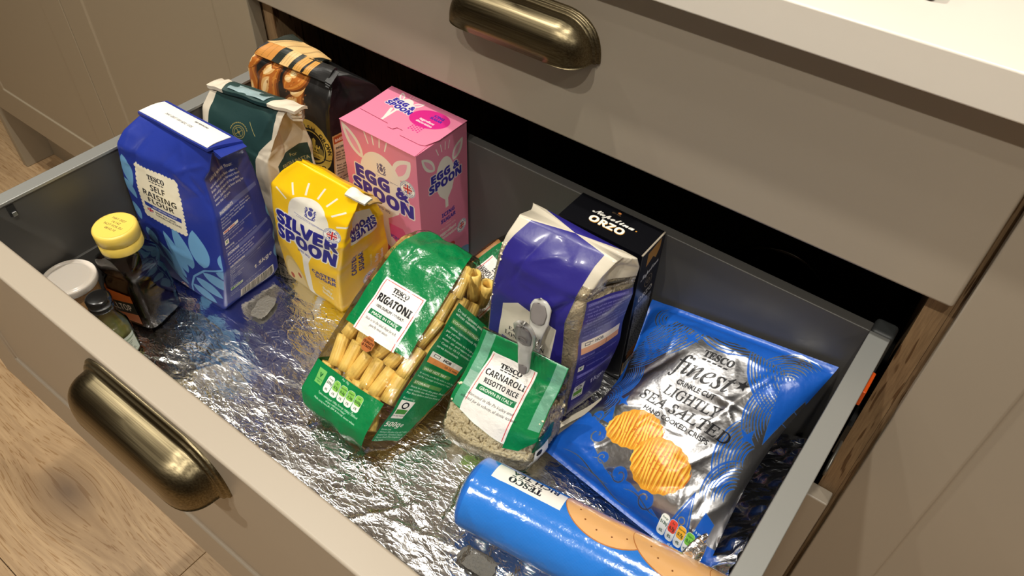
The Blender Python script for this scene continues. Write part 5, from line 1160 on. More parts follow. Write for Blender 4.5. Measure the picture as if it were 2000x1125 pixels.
def peg_clip():
    CL = plain('frosted_clear_plastic', (196, 194, 188), 0.25, spec=.6, coat=.3); GY = plain('grey_soft_grip', (128, 122, 120), 0.5); S3 = lambda p: (p[0]*1.035, p[1]*1.035, 1.14+(p[2]-1.14)*1.035)
    t = thing('bag_clip', 'grey and frosted plastic spring clip gripping the top of the risotto rice bag', 'clip', (-.248, .375, .59))
    def lever(name, P, ws, th, mat, par, n=14, **k):
        """flat bar along a polyline of points with half widths; facing -y"""
        P = [np.array((p[0]*1.035, p[1]*1.035, 1.14+(p[2]-1.14)*1.035)) for p in P]; m = MB(); vs = []
        N = 26; q = np.linspace(0, len(P)-1, N); pts = []; wd = []
        for s in q: i = min(int(s), len(P)-2); f = s-i; pts.append(P[i]*(1-f)+P[i+1]*f); wd.append(ws[i]*(1-f)+ws[i+1]*f)
        sec = [(-1, 0), (-.86, -.5), (-.5, -.85), (0, -1), (.5, -.85), (.86, -.5), (1, 0), (.86, .5), (.5, .6), (0, .6), (-.5, .6), (-.86, .5)]
        for i, p in enumerate(pts):
            d = pts[min(i+1, N-1)]-pts[max(i-1, 0)]; d /= np.linalg.norm(d); x = np.array((1., .08, 0)); x -= d*x.dot(d); x /= np.linalg.norm(x); y = np.cross(d, x); y = y if y[1] > 0 else -y
            e = min(1, math.sqrt(max(0.02, 1-(2*i/(N-1)-1)**10)))
            for a, b in sec: vs.append(p + x*a*wd[i]*e + y*b*th)
        S = len(sec); fs = [(i*S+j, i*S+(j+1) % S, (i+1)*S+(j+1) % S, (i+1)*S+j) for i in range(N-1) for j in range(S)] + [tuple(range(S)), tuple(range((N-1)*S, N*S))[::-1]]
        m.add(vs, fs, smooth=True); return m.build(name, mat, par, **k)
    lever('front_lever', [(-.2350,.3505,.606),(-.2360,.3525,.620),(-.2345,.3500,.640),(-.2300,.3430,.660),(-.2250,.3340,.686),(-.2230,.3300,.699)], [.0062,.0066,.0072,.0098,.0108,.0070], .0022, CL, t)
    lever('back_lever', [(-.2400,.3740,.606),(-.2410,.3740,.622),(-.2400,.3740,.636),(-.2400,.3780,.648),(-.2420,.3820,.660),(-.2440,.3840,.668)], [.0062,.0066,.0076,.0098,.0108,.0074], .0022, CL, t)
    lever('grip_pad', [(-.2306,.3412,.658),(-.2262,.3338,.680),(-.2238,.3290,.694)], [.0074,.0086,.0055], .0012, GY, t)
    lever('grip_pad', [(-.2400,.3745,.646),(-.2415,.3785,.656),(-.2436,.3815,.665)], [.0066,.0084,.0058], .0012, GY, t)
    lever('jaw_pad', [(-.2351,.3488,.6080),(-.2357,.3503,.6180)], [.0040,.0044], .0010, GY, t)
    MB().tube([S3(q) for q in [(-.2275+.004*math.cos(a), .3352-.001*math.sin(a), .670+.004*math.sin(a)) for a in np.linspace(0, 6.28, 13)[:-1]]], .0005, 5, closed=True).build('rivet_ring', GY, t)
    sp = []
    for i in range(60): a = i/60*2*math.pi*5; sp.append((-.2470+.020*i/60, .3625+.0045*math.cos(a), .638+.0045*math.sin(a)))
    MB().tube([S3(q) for q in sp], .0006, 6).build('spring', plain('steel_wire', (180, 178, 172), .25, 1.0), t)
peg_clip()
# ------------------------------------------------------------------ crisps, biscuits, jars, foil
def crisps():
    W, H = 200, 215; BL = (20, 84, 178); c = Canvas(W, H, (186, 186, 189), alpha=0); K = (22, 22, 26); rn = random.Random(6)
    AL = 1.0
    # top and bottom bands
    c.poly([(0, H), (W, H), (W, 172), (176, 186), (150, 192), (110, 196), (70, 190), (40, 196), (18, 180), (0, 150)], BL)
    c.poly([(0, 0), (W, 0), (W, 24), (176, 20), (150, 12), (126, 20), (100, 26), (70, 22), (44, 34), (26, 52), (10, 62), (0, 64)], BL)
    c.poly([(W, 190), (W-8, 120), (W-20, 150), (W-30, 176), (W-20, 188)], BL)
    c.poly([(0, 60), (0, 100), (8, 112), (3, 130), (0, 140)], BL)
    # wave strokes growing out of the bands: clear cuts and blue strokes
    def strokes(cx, cy, r0, r1, n, a0, a1, w, col):
        for i in range(n):
            r = r0+(r1-r0)*i/max(1, n-1); j = rn.uniform(-6, 6); P = [(cx+r*math.cos(math.radians(a)), cy+r*math.sin(math.radians(a))) for a in np.linspace(a0+j, a1+j+rn.uniform(-10, 10), 9)]
            c.line(P, w*rn.uniform(.7, 1.3), col, taper=True)
    strokes(0, 200, 18, 62, 17, -88, -8, 1.9, BL); strokes(10, 214, 30, 70, 12, -60, -10, 1.8, BL); strokes(0, 178, 14, 50, 14, -80, -25, 1.8, BL)
    strokes(W-4, 216, 24, 74, 18, 186, 262, 2.0, BL); strokes(W-10, 190, 10, 46, 12, 170, 262, 1.9, BL); strokes(W, 150, 12, 44, 12, 150, 235, 1.7, BL)
    strokes(W-2, 104, 14, 44, 10, 140, 225, 1.6, BL); strokes(W-4, 66, 10, 34, 9, 110, 210, 1.8, BL); strokes(0, 116, 12, 34, 9, -70, 40, 1.7, BL); strokes(6, 84, 6, 22, 6, -40, 100, 1.8, BL)
    strokes(100, 236, 36, 56, 6, 220, 320, 1.6, BL)
    strokes(W-26, 178, 8, 34, 9, 60, 150, 1.7, 'clear'); strokes(W-34, 196, 5, 17, 5, 20, 170, 1.7, 'clear'); strokes(30, 196, 4, 16, 4, 120, 250, 1.4, 'clear')
    for cx, cy, s, f in ((38, 46, 1, 1), (120, 22, 1, 1), (20, 64, .7, -1), (86, 26, .9, -1), (60, 30, .7, 1)):
        c.ell(cx, cy, 9*s, 9*s, BL); c.line([(cx+f*(1.2+.9*k)*s*math.cos(k*.62), cy+(1.2+.9*k)*s*math.sin(k*.62)) for k in range(11)], 1.5*s, 'clear')
    for y, x0, x1 in ((14, 20, 80), (9, 40, 110), (18, 96, 140), (24, 50, 84)): c.line([(x0+(x1-x0)*i/8, y+3*math.sin(i*.7)) for i in range(9)], 1.3, 'clear', taper=True)
    # little boat at the lower left, house at the lower right, gulls
    c.poly([(14, 60), (40, 56), (36, 48), (18, 50)], BL); c.line([(26, 56), (28, 84)], 1.4, BL); c.poly([(29, 82), (29, 62), (42, 62)], BL); c.line([(14, 62), (42, 58)], .9, 'clear')
    c.poly([(150, 16), (160, 54), (172, 20)], BL); c.poly([(174, 18), (178, 44), (190, 40), (188, 16)], BL); c.ell(161, 26, 3.6, 3.6, 'clear'); c.ell(161, 26, 2.4, 2.4, BL); c.line([(154, 22), (160, 46)], .8, 'clear'); c.line([(168, 24), (161, 48)], .8, 'clear')
    for x, y, s in ((176, 118, 1), (64, 182, 1.0), (34, 90, .9)):
        c.poly([(x-11*s, y+4*s), (x-2*s, y+2*s), (x+2*s, y+9*s), (x+4*s, y+1*s), (x+11*s, y-3*s), (x+2*s, y-3*s), (x-2*s, y-7*s), (x-3*s, y-2*s)], BL)
    # lettering
    c.brand(104, 168, 7.4, K); c.text(SERIFI('finest'), 98, 142, 20, K, al='c', width=72, bold=.3)
    c.poly([(142+(7 if i % 2 == 0 else 2.8)*math.sin(i*math.pi/5), 156+(7 if i % 2 == 0 else 2.8)*math.cos(i*math.pi/5)) for i in range(10)], K)
    c.text('CRINKLE CUT', 102, 131, 5.0, K, al='c', width=48, bold=.22); c.text(SERIFI('LIGHTLY'), 106, 116.5, 10, K, al='c', width=72, shear=-.12, bold=.28); c.text(SERIFI('SEA SALTED'), 106, 101.5, 10, K, al='c', width=116, shear=-.12, bold=.28); c.text('HAND COOKED CRISPS', 104, 92.5, 4.6, K, al='c', width=84, bold=.22)
    # two printed crinkle crisps
    def crisp(cx, cy, rx, ry, rot, seed):
        r = random.Random(seed); pts = []
        for i in range(72):
            a = 2*math.pi*i/72; q = 1+.03*math.sin(a*17)+.03*math.sin(a*3+seed); x = rx*q*math.cos(a); y = ry*q*math.sin(a); cs, sn = math.cos(rot), math.sin(rot); pts.append((cx+x*cs-y*sn, cy+x*sn+y*cs))
        c.poly(pts, (216, 150, 44)); cs, sn = math.cos(rot), math.sin(rot)
        for i in range(-7, 8):
            x = i*rx/7.6; hh = ry*math.sqrt(max(0, 1-(x/rx)**2))*.94
            if hh < 2: continue
            P = [(cx+(x+1.2*math.sin(s*2+i))*cs-s*hh*sn, cy+(x+1.2*math.sin(s*2+i))*sn+s*hh*cs) for s in np.linspace(-1, 1, 9)]
            c.line(P, rx*.07, (240, 196, 84), taper=True); P2 = [(p[0]+rx*.066*cs, p[1]+rx*.066*sn) for p in P]; c.line(P2, rx*.045, (190, 104, 36), taper=True)
        for _ in range(26): a = r.uniform(0, 6.28); q = r.uniform(0, .8); c.ell(cx+rx*q*math.cos(a)*.8, cy+ry*q*math.sin(a)*.8, r.uniform(.5, 1.6), r.uniform(.4, 1), (200, 116, 46), alpha=.8)
    crisp(70, 70, 33, 21, .25, 3); crisp(116, 54, 32, 25, .1, 7)
    c.traffic(142, 6, (('Energy', '513kJ', '6%', (240, 240, 232)), ('Fat', '6.7g', '8%', (226, 74, 56)), ('Saturates', '0.7g', '4%', (244, 176, 50)), ('Sugars', '0.1g', '<1%', (120, 190, 70))), w=9, gap=.5)
    c.text('\u00bc of a pack', 178, 25, 2.4, WHITE, al='c', bold=.1); c.para(['of the reference intake*', 'Typical values per 100g: Energy 2052kJ'], 186, 3, 2.0, 2.6, WHITE, al='r', bold=.08)
    m1 = img_mat('crisps_print', c, 0.31, 'foil', [(30, 0.30, 0.006), (110, 0.10, 0.002)])
    TL = np.array((-.2015, .528, .577)); TR = np.array((-.017, .527, .6105)); BL_ = np.array((-.215, .359, .4985)); BR = np.array((-.0300, .343, .4910))
    n = 96; U = np.linspace(0, 1, n); V = np.linspace(0, 1, n); UU, VV = np.meshgrid(U, V)
    P = (BL_*(1-UU[..., None])+BR*UU[..., None])*(1-VV[..., None])+(TL*(1-UU[..., None])+TR*UU[..., None])*VV[..., None]
    Nn = np.cross(BR-BL_, TL-BL_); Nn /= np.linalg.norm(Nn)
    t = thing('crisp_packet', 'large silver and blue crisp packet lying in the right end of the drawer', 'crisp packet', (-.12, .43, ZB))
    rng = random.Random(8); C = creases(rng, 34, 1, 1, 2.0, 3.2, 34, (10, 190, 10, 205)) + creases(rng, 30, 1, 1, 1.2, 2.0, 16, (0, 200, 0, 215)) + [(60, 60, 1.1, 40, 4, -3.5), (150, 150, 1.25, 50, 5, 3.0), (120, 36, .5, 40, 4, -2.6), (100, 188, -.1, 60, 5, 3), (36, 130, .9, 40, 5, -3.0)]
    prof = (np.clip(1-np.abs(2*UU-1)**2.6, 0, 1)*np.clip(1-np.abs(2*np.clip((VV-.03)/.94, 0, 1)-1)**3.0, 0, 1))**.6
    P = P + ((BR-BL_)[None, None]*((1-2*UU)*np.where(UU < .5, .115, .06)*np.sin(math.pi*VV)**1.2)[..., None])
    dsp = (crease_disp(UU*W, VV*H, C)+lumps(UU*W, VV*H, rng, 6, 70, 1.6))/1000*np.clip(prof*2.2, 0, 1)
    side = np.clip(1-prof*3, 0, 1)
    top = P + Nn*(.030*prof+dsp)[..., None]
    curl = .010*np.clip((.12-UU)/.12, 0, 1)**2*np.clip((VV-.2), 0, 1); top[..., 2] -= curl
    # the last centimetres are flat crimped seals
    cr = np.clip((VV-.955)/.03, 0, 1); top[..., 2] += .0006*np.sin(VV*900)*cr
    bot = P - Nn*(.020*prof)[..., None] - Nn*.0004; bot[..., 2] = np.maximum(bot[..., 2], ZB+.0012); bot[..., 1] = np.minimum(bot[..., 1], .5305); top[..., 1] = np.minimum(top[..., 1], .5308)
    top[..., 2] = np.maximum(top[..., 2], bot[..., 2]+.0004)
    m = MB(); fs = []; uv = {}
    for i in range(n-1):
        for j in range(n-1):
            fs.append((i*n+j, i*n+j+1, (i+1)*n+j+1, (i+1)*n+j)); uv[len(fs)-1] = [(U[jj]*W, V[ii]*H) for ii, jj in ((i, j), (i, j+1), (i+1, j+1), (i+1, j))]
    m.add(top.reshape(-1, 3), fs, uvs=uv, smooth=True); m.build('front_film', m1, t, uvscale=(W, H))
    m = MB(); fs = [(i*n+j+1, i*n+j, (i+1)*n+j, (i+1)*n+j+1) for i in range(n-1) for j in range(n-1)]; m.add(bot.reshape(-1, 3), fs, smooth=True)
    m.build('back_film', plain('blue_foil_film', BL, .3, .3, b=(60, .4, .004)), t)
crisps()

def biscuits():
    A = np.array((-.2360, .2720, .5190)); B = np.array((.0000, .3080, .5150)); ax = B-A; L = np.linalg.norm(ax); ax /= L
    up = np.array((0, 0, 1.0)); up -= ax*up.dot(ax); up /= np.linalg.norm(up); fw = np.cross(up, ax); fw = fw if fw[1] < 0 else -fw    # fw towards the viewer
    R = .0335; CI = 2*math.pi*R*1000; c = Canvas(L*1000+10, CI, (38, 116, 208)); TN = (222, 170, 112)
    # u along the roll, v round it (0 = bottom, going up the viewer's side to the top and down the far side)
    top = CI*.5
    for x in np.arange(0, L*1000, 1.1): c.rect(x, 0, x+.35, CI, (46, 128, 218))
    c.rect(0, 0, 10, CI, (34, 104, 196)); c.rect(22, top+4, 88, top+26, (240, 236, 228))
    K = (24, 24, 34)
    c.text(SERIF('TESCO'), 52, top+14.5, 6.6, K, al='c', rot=180, width=31, bold=.2)
    for i in range(5): c.rect(37+i*6.2, top+15.8, 41+i*6.2, top+17, K)
    c.text('RICH TEA', 58, top+26, 7, K, al='c', rot=180, width=44, bold=.25)
    for cx, cy, r in ((128, top+16, 40), (196, top+14, 46), (262, top+14, 46)):
        c.ell(cx, cy+6, r, 28, (176, 110, 60)); c.ell(cx, cy+6.6, r-.6, 27.6, TN)
        for k in range(12): a = k/12*6.28+.3; c.ell(cx+r*.66*math.cos(a), cy+6+19*math.sin(a), .8, .8, (120, 70, 36))
    mat = img_mat('biscuit_wrapper_print', c, 0.16, 'paper', [(40, 0.30, 0.004), (200, .12, .001)], coat=1.0)
    t = thing('biscuit_packet', 'long shiny blue tube packet of round tea biscuits at the front of the drawer', 'biscuit packet', (-.12, .29, ZB))
    n = 110; Sg = 64; G = np.zeros((n, Sg+1, 3)); rng = random.Random(2); C = creases(rng, 40, 1, 1, .5, 1.6, 26, (0, L*1000, 0, CI)) + creases(rng, 16, 1, 1, .9, 1.6, 16, (0, 30, 0, CI))
    xs = np.linspace(0, L*1000, n); vs = np.linspace(0, CI, Sg+1); X2, V2 = np.meshgrid(xs, vs, indexing='ij'); D2 = crease_disp(X2, V2, C)*np.clip(np.minimum(V2, CI-V2)/10, 0, 1)
    for i in range(n):
        e = min(1, ((xs[i]+1.5)/9)); rr = R*(e**.35 if e < 1 else 1)
        for j in range(Sg+1):
            a = 2*math.pi*j/Sg; q = rr+D2[i, j]/1000; d = -up*math.cos(a) + fw*math.sin(a); p = A+ax*xs[i]/1000+d*q; p[2] = max(p[2], ZB+.001); G[i, j] = p
    m = MB(); fs = []; uv = {}
    for i in range(n-1):
        for j in range(Sg):
            fs.append((i*(Sg+1)+j, i*(Sg+1)+j+1, (i+1)*(Sg+1)+j+1, (i+1)*(Sg+1)+j)); uv[len(fs)-1] = [(xs[i], vs[j]), (xs[i], vs[j+1]), (xs[i+1], vs[j+1]), (xs[i+1], vs[j])]
    m.add(G.reshape(-1, 3), fs, uvs=uv, smooth=True); m.f.append(tuple(range(Sg))[::-1]); m.f.append(tuple((n-1)*(Sg+1)+j for j in range(Sg)))
    m.build('wrapper', mat, t, uvscale=(L*1000+10, CI))
    FL = film_mat('crackled_clear_film', bumps=[(45, .9, .006), (160, .5, .002)], base=.10)
    for s, (z0, off, ln) in enumerate(((-.5, .004, .9), (.55, .002, .55))):
        g = np.zeros((12, 60, 3)); rn = random.Random(s+4)
        for i in range(12):
            for j in range(60):
                a = j/59; sid = fw if s == 0 else -fw; w_ = i/11
                p = A+ax*(L*ln*a+.0)+sid*(R*.93+w_*.024)-up*(R*(.35+w_*.55)); p = p+up*(.003*math.sin(a*31+w_*4)+.002*math.sin(a*57+s)); p[2] = max(p[2], ZB+.002+.001*math.sin(j)); g[i, j] = p
        sheet(g, (1, 1)).build('loose_film', FL, t)
    g = np.zeros((14, 14, 3))
    for i in range(14):
        for j in range(14):
            a, b = i/13, j/13; p = A - ax*(.012*a+.001) + fw*(R*1.05*(2*b-1))*(1-.3*a) - up*(R*(.1+.6*a)) + np.array((0, 0, .004*math.sin(8*b+5*a))); p[2] = max(p[2], ZB+.002); g[i, j] = p
    sheet(g, (1, 1)).build('end_film', FL, t)
    d = Canvas(30, 20, (30, 60, 150)); g = np.zeros((10, 16, 3))
biscuits()

# ---- three jars in the left corner
def glass_mat(name, tint, rough=.03, base=.05, solid=None, mix=.5):
    m, nt, bs = newmat(name); tr = nt.nodes.new('ShaderNodeBsdfTransparent'); tr.inputs[0].default_value = (*tint, 1)
    gl = nt.nodes.new('ShaderNodeBsdfGlossy'); gl.inputs['Roughness'].default_value = rough; bump(nt, bs, 60, .12, .002)
    fr_ = nt.nodes.new('ShaderNodeFresnel'); fr_.inputs[0].default_value = 1.5; nrm = bs.inputs['Normal'].links[0].from_socket
    lk(nt, nrm, gl.inputs['Normal']); lk(nt, nrm, fr_.inputs['Normal'])
    a = nt.nodes.new('ShaderNodeMath'); a.operation = 'ADD'; a.inputs[1].default_value = base; lk(nt, fr_.outputs[0], a.inputs[0])
    x = nt.nodes.new('ShaderNodeMixShader'); lk(nt, a.outputs[0], x.inputs[0]); lk(nt, tr.outputs[0], x.inputs[1]); lk(nt, gl.outputs[0], x.inputs[2]); lk(nt, x.outputs[0], nt.nodes['Material Output'].inputs[0]); return m
def honey():
    cx, cy = -.6735, .2400; sq = lambda t, z: (1/(abs(math.cos(t-.25))**6+abs(math.sin(t-.25))**6)**(1/6)*.90 if z < .098 else 1.0)
    t = thing('syrup_bottle', 'squat dark syrup bottle with yellow cap and orange label in the left corner', 'bottle', (cx, cy, ZB))
    G = glass_mat('dark_tinted_bottle', (.50, .47, .45), .05, .08)
    prof = [(.018, .0005), (.026, .002), (.029, .008), (.0292, .030), (.0285, .055), (.027, .066), (.0245, .072), (.0265, .077), (.0278, .086), (.0268, .094), (.0215, .101), (.0195, .106), (.0205, .110)]
    MB().lathe((cx, cy, ZB), prof, 56, sq).build('bottle', G, t, uvscale=(200, 120))
    MB().lathe((cx, cy, ZB), [(r*.90, z+.0015) for r, z in prof[:7]]+[(.0215, .074)], 48, sq).build('syrup', plain('dark_ruby_syrup', (58, 14, 18), .08, spec=.7, coat=1.0), t)
    YC = plain('yellow_plastic_cap', (236, 204, 92), .35, spec=.5); d = Canvas(50, 50, (236, 204, 92)); d.para(['MAY 2027', '14:14Z', 'NOT FOR EU', '08:02:10'], 25, 33, 3.0, 5.4, (80, 66, 40), al='c', rot=-8)
    n = 72; m = MB().lathe((cx, cy, ZB+.104), [(.0214, 0), (.0218, .001), (.0218, .011), (.0211, .0115), (.0211, .0125), (.0222, .013), (.0222, .0245), (.0208, .0262), (.0195, .0266)], n, lambda t, z: 1+(.008*math.cos(60*t) if .001 <= z <= .012 else 0)); m.build('cap', YC, t)
    top = MB(); N = 40; top.v = [(cx+.0195*math.cos(2*math.pi*k/N), cy+.0195*math.sin(2*math.pi*k/N), ZB+.1308) for k in range(N)]; top.f = [tuple(range(N))]; cs = math.radians(20)
    top.uv[0] = [(25+21*math.cos(2*math.pi*k/N-cs), 25+21*math.sin(2*math.pi*k/N-cs)) for k in range(N)]; top.build('cap_top', img_mat('cap_print', d, .35), t, uvscale=(50, 50))
    l = Canvas(60, 40, (22, 34, 28)); l.poly([(0, 40), (60, 40), (60, 30), (0, 22)], (216, 110, 40)); l.poly([(0, 0), (60, 0), (60, 14), (0, 6)], (206, 120, 70)); l.text(BOLD('HILLTOP'), 31, 14, 8.5, (238, 226, 206), al='c', width=46, rot=7)
    g = np.zeros((8, 20, 3))
    for i in range(8):
        for j in range(20):
            a = math.radians(-148+100*j/19); z = .012+.044*i/7; r = .0290*sq(a, z)+.0006; g[i, j] = (cx+r*math.cos(a), cy+r*math.sin(a), ZB+z)
    sheet(g, (60, 40)).build('label', img_mat('syrup_label', l, .4), t, uvscale=(60, 40))
honey()
def tub():
    cx, cy = -.6925, .1840; t = thing('plastic_tub', 'round tub with cloudy white lid tucked behind the drawer front', 'tub', (cx, cy, ZB))
    MB().lathe((cx, cy, ZB), [(.019, .0005), (.0205, .002), (.0220, .040), (.0240, .0830)], 48).build('tub', plain('cork_coloured_crumbs', (176, 132, 84), .5, var=.2, b=(180, .8, .003)), t)
    m = MB().lathe((cx, cy, ZB+.0795), [(.0264, 0), (.0271, .001), (.0272, .0068), (.0266, .0082), (.0262, .0084), (.0252, .0066), (.0222, .0062), (.0212, .0076), (.0196, .0078), (.0010, .0076)], 64)
    mt = plain('cloudy_white_plastic', (226, 216, 204), .28, spec=.5, coat=.4); mt.node_tree.nodes['Principled BSDF'].inputs['Subsurface Weight'].default_value = .15; mt.node_tree.nodes['Principled BSDF'].inputs['Subsurface Radius'].default_value = (.01, .008, .006)
    m.build('lid', mt, t)
tub()
def small_bottle():
    cx, cy = -.6480, .1870; t = thing('small_bottle', 'small clear bottle of pale yellow oil with black screw cap', 'bottle', (cx, cy, ZB))
    G = glass_mat('clear_bottle_glass', (.93, .95, .92)); P = [(.014, .0005), (.0178, .002), (.0182, .008), (.0182, .036), (.0172, .044), (.0135, .052), (.0108, .060), (.0102, .070), (.0105, .078)]
    MB().lathe((cx, cy, ZB), P, 44).build('bottle', G, t, uvscale=(200, 100))
    MB().lathe((cx, cy, ZB), [(r*.9, z+.0012) for r, z in P[:4]]+[(.0158, .042), (.0128, .0495)], 40).build('oil', plain('pale_yellow_oil', (214, 212, 130), .08, spec=.7, coat=1.0), t)
    MB().lathe((cx, cy, ZB+.070), [(.0120, 0), (.0124, .0008), (.0124, .0040), (.0116, .0048), (.0124, .0056), (.0124, .0128), (.0114, .0144), (.0098, .0148), (.001, .0150)], 48, lambda t, z: 1+.012*math.cos(32*t) if .005 < z < .0135 else 1).build('cap', plain('glossy_black_cap', (22, 21, 21), .2, coat=.6), t)
    l = Canvas(70, 26, (216, 224, 206)); l.rect(0, 20, 70, 22, (150, 170, 140)); rn = random.Random(1)
    for k in range(9): l.rect(40, 3+k*1.9, 40+rn.uniform(16, 26), 3.7+k*1.9, (110, 120, 100))
    g = np.zeros((4, 24, 3))
    for i in range(4):
        for j in range(24): a = math.radians(-150+190*j/23); g[i, j] = (cx+.0186*math.cos(a), cy+.0186*math.sin(a), ZB+.008+.026*i/3)
    sheet(g, (70, 26)).build('label', img_mat('oil_label', l, .4), t, uvscale=(70, 26))
small_bottle()

# ---- crumpled kitchen foil lining the drawer
def foil_mat():
    m, nt, bs = newmat('crumpled_kitchen_foil'); bs.inputs['Metallic'].default_value = 1.0; bs.inputs['Roughness'].default_value = 0.17; bs.inputs['Base Color'].default_value = (.86, .86, .87, 1)
    tc = nt.nodes.new('ShaderNodeTexCoord'); mp = nt.nodes.new('ShaderNodeMapping'); mp.inputs['Rotation'].default_value = (0, 0, .45); mp.inputs['Scale'].default_value = (1, 1.9, 1); lk(nt, tc.outputs['Object'], mp.inputs[0])
    nz = nt.nodes.new('ShaderNodeTexNoise'); nz.inputs['Scale'].default_value = 38; nz.inputs['Detail'].default_value = 3; lk(nt, mp.outputs[0], nz.inputs['Vector'])
    ad = nt.nodes.new('ShaderNodeVectorMath'); ad.operation = 'MULTIPLY_ADD'; ad.inputs[1].default_value = (.03, .03, .03); lk(nt, nz.outputs['Color'], ad.inputs[0]); lk(nt, mp.outputs[0], ad.inputs[2])
    prev = None
    for sc, st, ds in ((30, .30, .0044), (105, .20, .0016)):
        v = nt.nodes.new('ShaderNodeTexVoronoi'); v.feature = 'F1'; v.distance = 'CHEBYCHEV' if sc > 100 else 'EUCLIDEAN'; v.inputs['Scale'].default_value = sc; lk(nt, ad.outputs[0], v.inputs['Vector'])
        b = nt.nodes.new('ShaderNodeBump'); b.inputs['Strength'].default_value = st; b.inputs['Distance'].default_value = ds; lk(nt, v.outputs['Distance'], b.inputs['Height'])
        if prev: lk(nt, prev, b.inputs['Normal'])
        prev = b.outputs[0]
    nm = nt.nodes.new('ShaderNodeTexNoise'); nm.inputs['Scale'].default_value = 7; nm.inputs['Detail'].default_value = 2; lk(nt, tc.outputs['Object'], nm.inputs['Vector'])
    mk = nt.nodes.new('ShaderNodeMapRange'); mk.inputs[1].default_value = .40; mk.inputs[2].default_value = .62; mk.inputs[3].default_value = .12; mk.inputs[4].default_value = 1.0; lk(nt, nm.outputs[0], mk.inputs[0])
    for sc, st, w_ in ((46, .30, .07), (105, .20, .10)):
        v = nt.nodes.new('ShaderNodeTexVoronoi'); v.feature = 'DISTANCE_TO_EDGE'; v.inputs['Scale'].default_value = sc; lk(nt, ad.outputs[0], v.inputs['Vector'])
        mr = nt.nodes.new('ShaderNodeMapRange'); mr.interpolation_type = 'SMOOTHSTEP'; mr.inputs[2].default_value = w_; mr.inputs[3].default_value = 1; mr.inputs[4].default_value = 0; lk(nt, v.outputs['Distance'], mr.inputs[0])
        b = nt.nodes.new('ShaderNodeBump'); ml = nt.nodes.new('ShaderNodeMath'); ml.operation = 'MULTIPLY'; ml.inputs[1].default_value = st; lk(nt, mk.outputs[0], ml.inputs[0]); lk(nt, ml.outputs[0], b.inputs['Strength']); b.inputs['Distance'].default_value = .0009; lk(nt, mr.outputs[0], b.inputs['Height']); lk(nt, prev, b.inputs['Normal']); prev = b.outputs[0]
    n2 = nt.nodes.new('ShaderNodeTexNoise'); n2.inputs['Scale'].default_value = 160; n2.inputs['Detail'].default_value = 5; lk(nt, mp.outputs[0], n2.inputs['Vector'])
    b = nt.nodes.new('ShaderNodeBump'); b.inputs['Strength'].default_value = .12; b.inputs['Distance'].default_value = .001; lk(nt, n2.outputs[0], b.inputs['Height']); lk(nt, prev, b.inputs['Normal'])
    lk(nt, b.outputs[0], bs.inputs['Normal']); return m
FOIL = foil_mat()
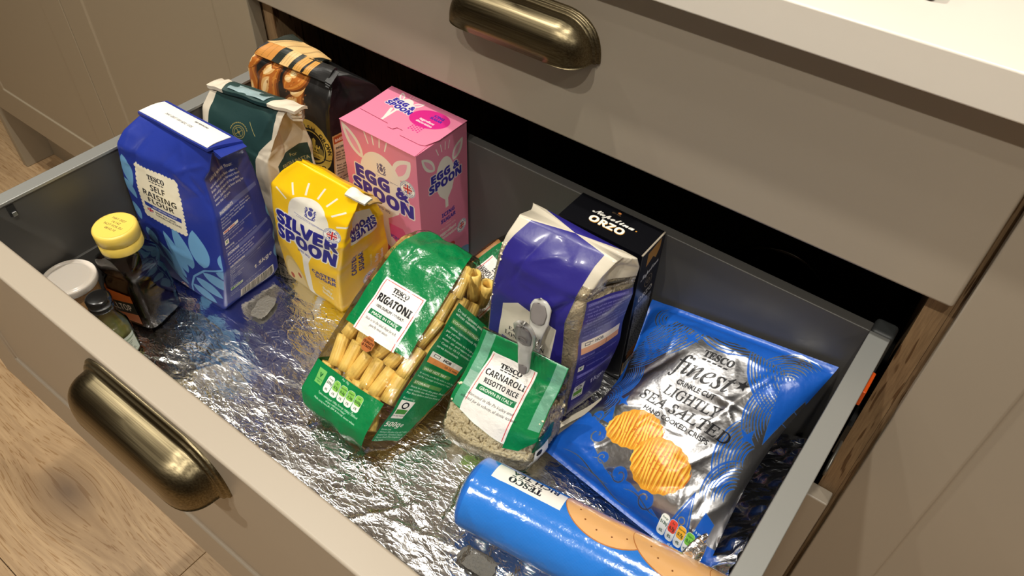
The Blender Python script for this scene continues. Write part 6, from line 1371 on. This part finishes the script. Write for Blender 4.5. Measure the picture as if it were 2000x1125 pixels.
def foil():
    t = thing('foil_liner', 'crumpled silver kitchen foil lining the whole bottom of the drawer', 'foil', (-.36, .33, .4805))
    nx, ny = 300, 190; X = np.linspace(-.7160, -.0140, nx); Y = np.linspace(.1285, .5290, ny); XX, YY = np.meshgrid(X, Y); rng = random.Random(77)
    C = creases(rng, 150, 1, 1, .9, 3.0, 34, (-716, -14, 128, 529)) + [(-255, 226, .25, 60, 2.5, 2.2), (-285, 240, -.35, 60, 2.5, -2.0), (-300, 214, .9, 50, 2, 2.0)]
    Z = (crease_disp(XX*1000, YY*1000, C)*.8+lumps(XX*1000, YY*1000, rng, 8, 60, .35))/1000
    Z = .4820+np.clip(Z, -.0011, .0032); Z = np.where((XX < -.20) & (XX > -.70) & (YY > .36), np.minimum(Z, .4832), Z)
    sheet(np.stack([XX, YY, Z], 2), (1, 1)).build('foil_sheet', FOIL, t)
    # the edge turned up against the right-hand side wall
    n, k = 150, 30; g = np.zeros((n, k, 3)); rn = random.Random(5)
    jag = [rn.uniform(-1, 1) for _ in range(n)]
    for i in range(n):
        y = .130+.395*i/(n-1); h = .030+.030*max(0, 1-abs(y-.23)/.14)+.022*max(0, 1-abs(y-.36)/.08)+.003*jag[i//3]
        for j in range(k):
            b = j/(k-1); x = -.050+.038*min(1, b*1.15)+.0030*math.sin(y*150+b*5)*math.sin(b*3.1)+.0018*math.sin(y*330-b*13); z = .4825+h*max(0, (b-.12)/.88)**1.1
            g[i, j] = (min(x, -.0118), y+.002*math.sin(b*8+i*.4), z)
    sheet(g, (1, 1)).build('turned_up_edge', FOIL, t)
    n, k = 30, 22; g = np.zeros((n, k, 3))
    for i in range(n):
        for j in range(k):
            a = i/(n-1); b = j/(k-1); wd = (.030*(1-b)+.004)
            g[i, j] = (-.0500+wd*(a-.5)+.010*b+.0014*math.sin(a*9+b*6), .300+.052*b-.010*a+.0012*math.sin(b*17), .4900+.070*b*(1-.25*b)+.003*math.sin(a*7+1))
    sheet(g, (1, 1)).build('foil_corner', FOIL, t)
    # worn dull patches
    for (cx, cy, w, h, rot, sd) in ((-.5800, .3220, .036, .021, 1.91, 1), (-.1950, .2360, .036, .020, .1, 2)):
        m = MB(); rn = random.Random(sd); N = 34; P = []
        for i in range(N):
            a = 2*math.pi*i/N; x = w/2*np.sign(math.cos(a))*abs(math.cos(a))**.5; y = h/2*np.sign(math.sin(a))*abs(math.sin(a))**.5
            x *= rn.uniform(.9, 1.05); y *= rn.uniform(.85, 1.05); P.append((cx+x*math.cos(rot)-y*math.sin(rot), cy+x*math.sin(rot)+y*math.cos(rot), .4862))
        m.v = [(cx, cy, .4863)]+P; m.f = [(0, 1+i, 1+(i+1) % N) for i in range(N)]; m.build('dull_patch', plain('dull_grey_patch', (150, 146, 138), .7, .3, b=(300, 1, .003)), t)
foil()

# ---- glass jug standing in the drawer below, seen through the dark gap
def jug():
    cx, cy, z = -.150, .815, .1845; t = thing('glass_jar', 'clear round glass jar in the dark gap behind the open drawer', 'jar', (cx, cy, z))
    pr = [(.05, 0), (.078, .004), (.086, .03), (.088, .10), (.084, .18), (.070, .215), (.066, .225), (.070, .232), (.0665, .234), (.063, .226), (.067, .214), (.081, .178), (.085, .10), (.083, .03), (.075, .008), (.02, .006)]
    MB().lathe((cx, cy, z), pr, 64).build('jar', glass_mat('clear_thick_glass', (.9, .93, .92), .02, .2), t)
jug()
box('chopping_board', plain('dark_brown_board', (84, 52, 34), .4), None, -.42, -.0690, .5525, .82, .9218, .937, bevel=.002, label='dark brown board lying on the white worktop, only its corner showing', cat='board')
bpy.data.objects.remove(_to, do_unlink=True)
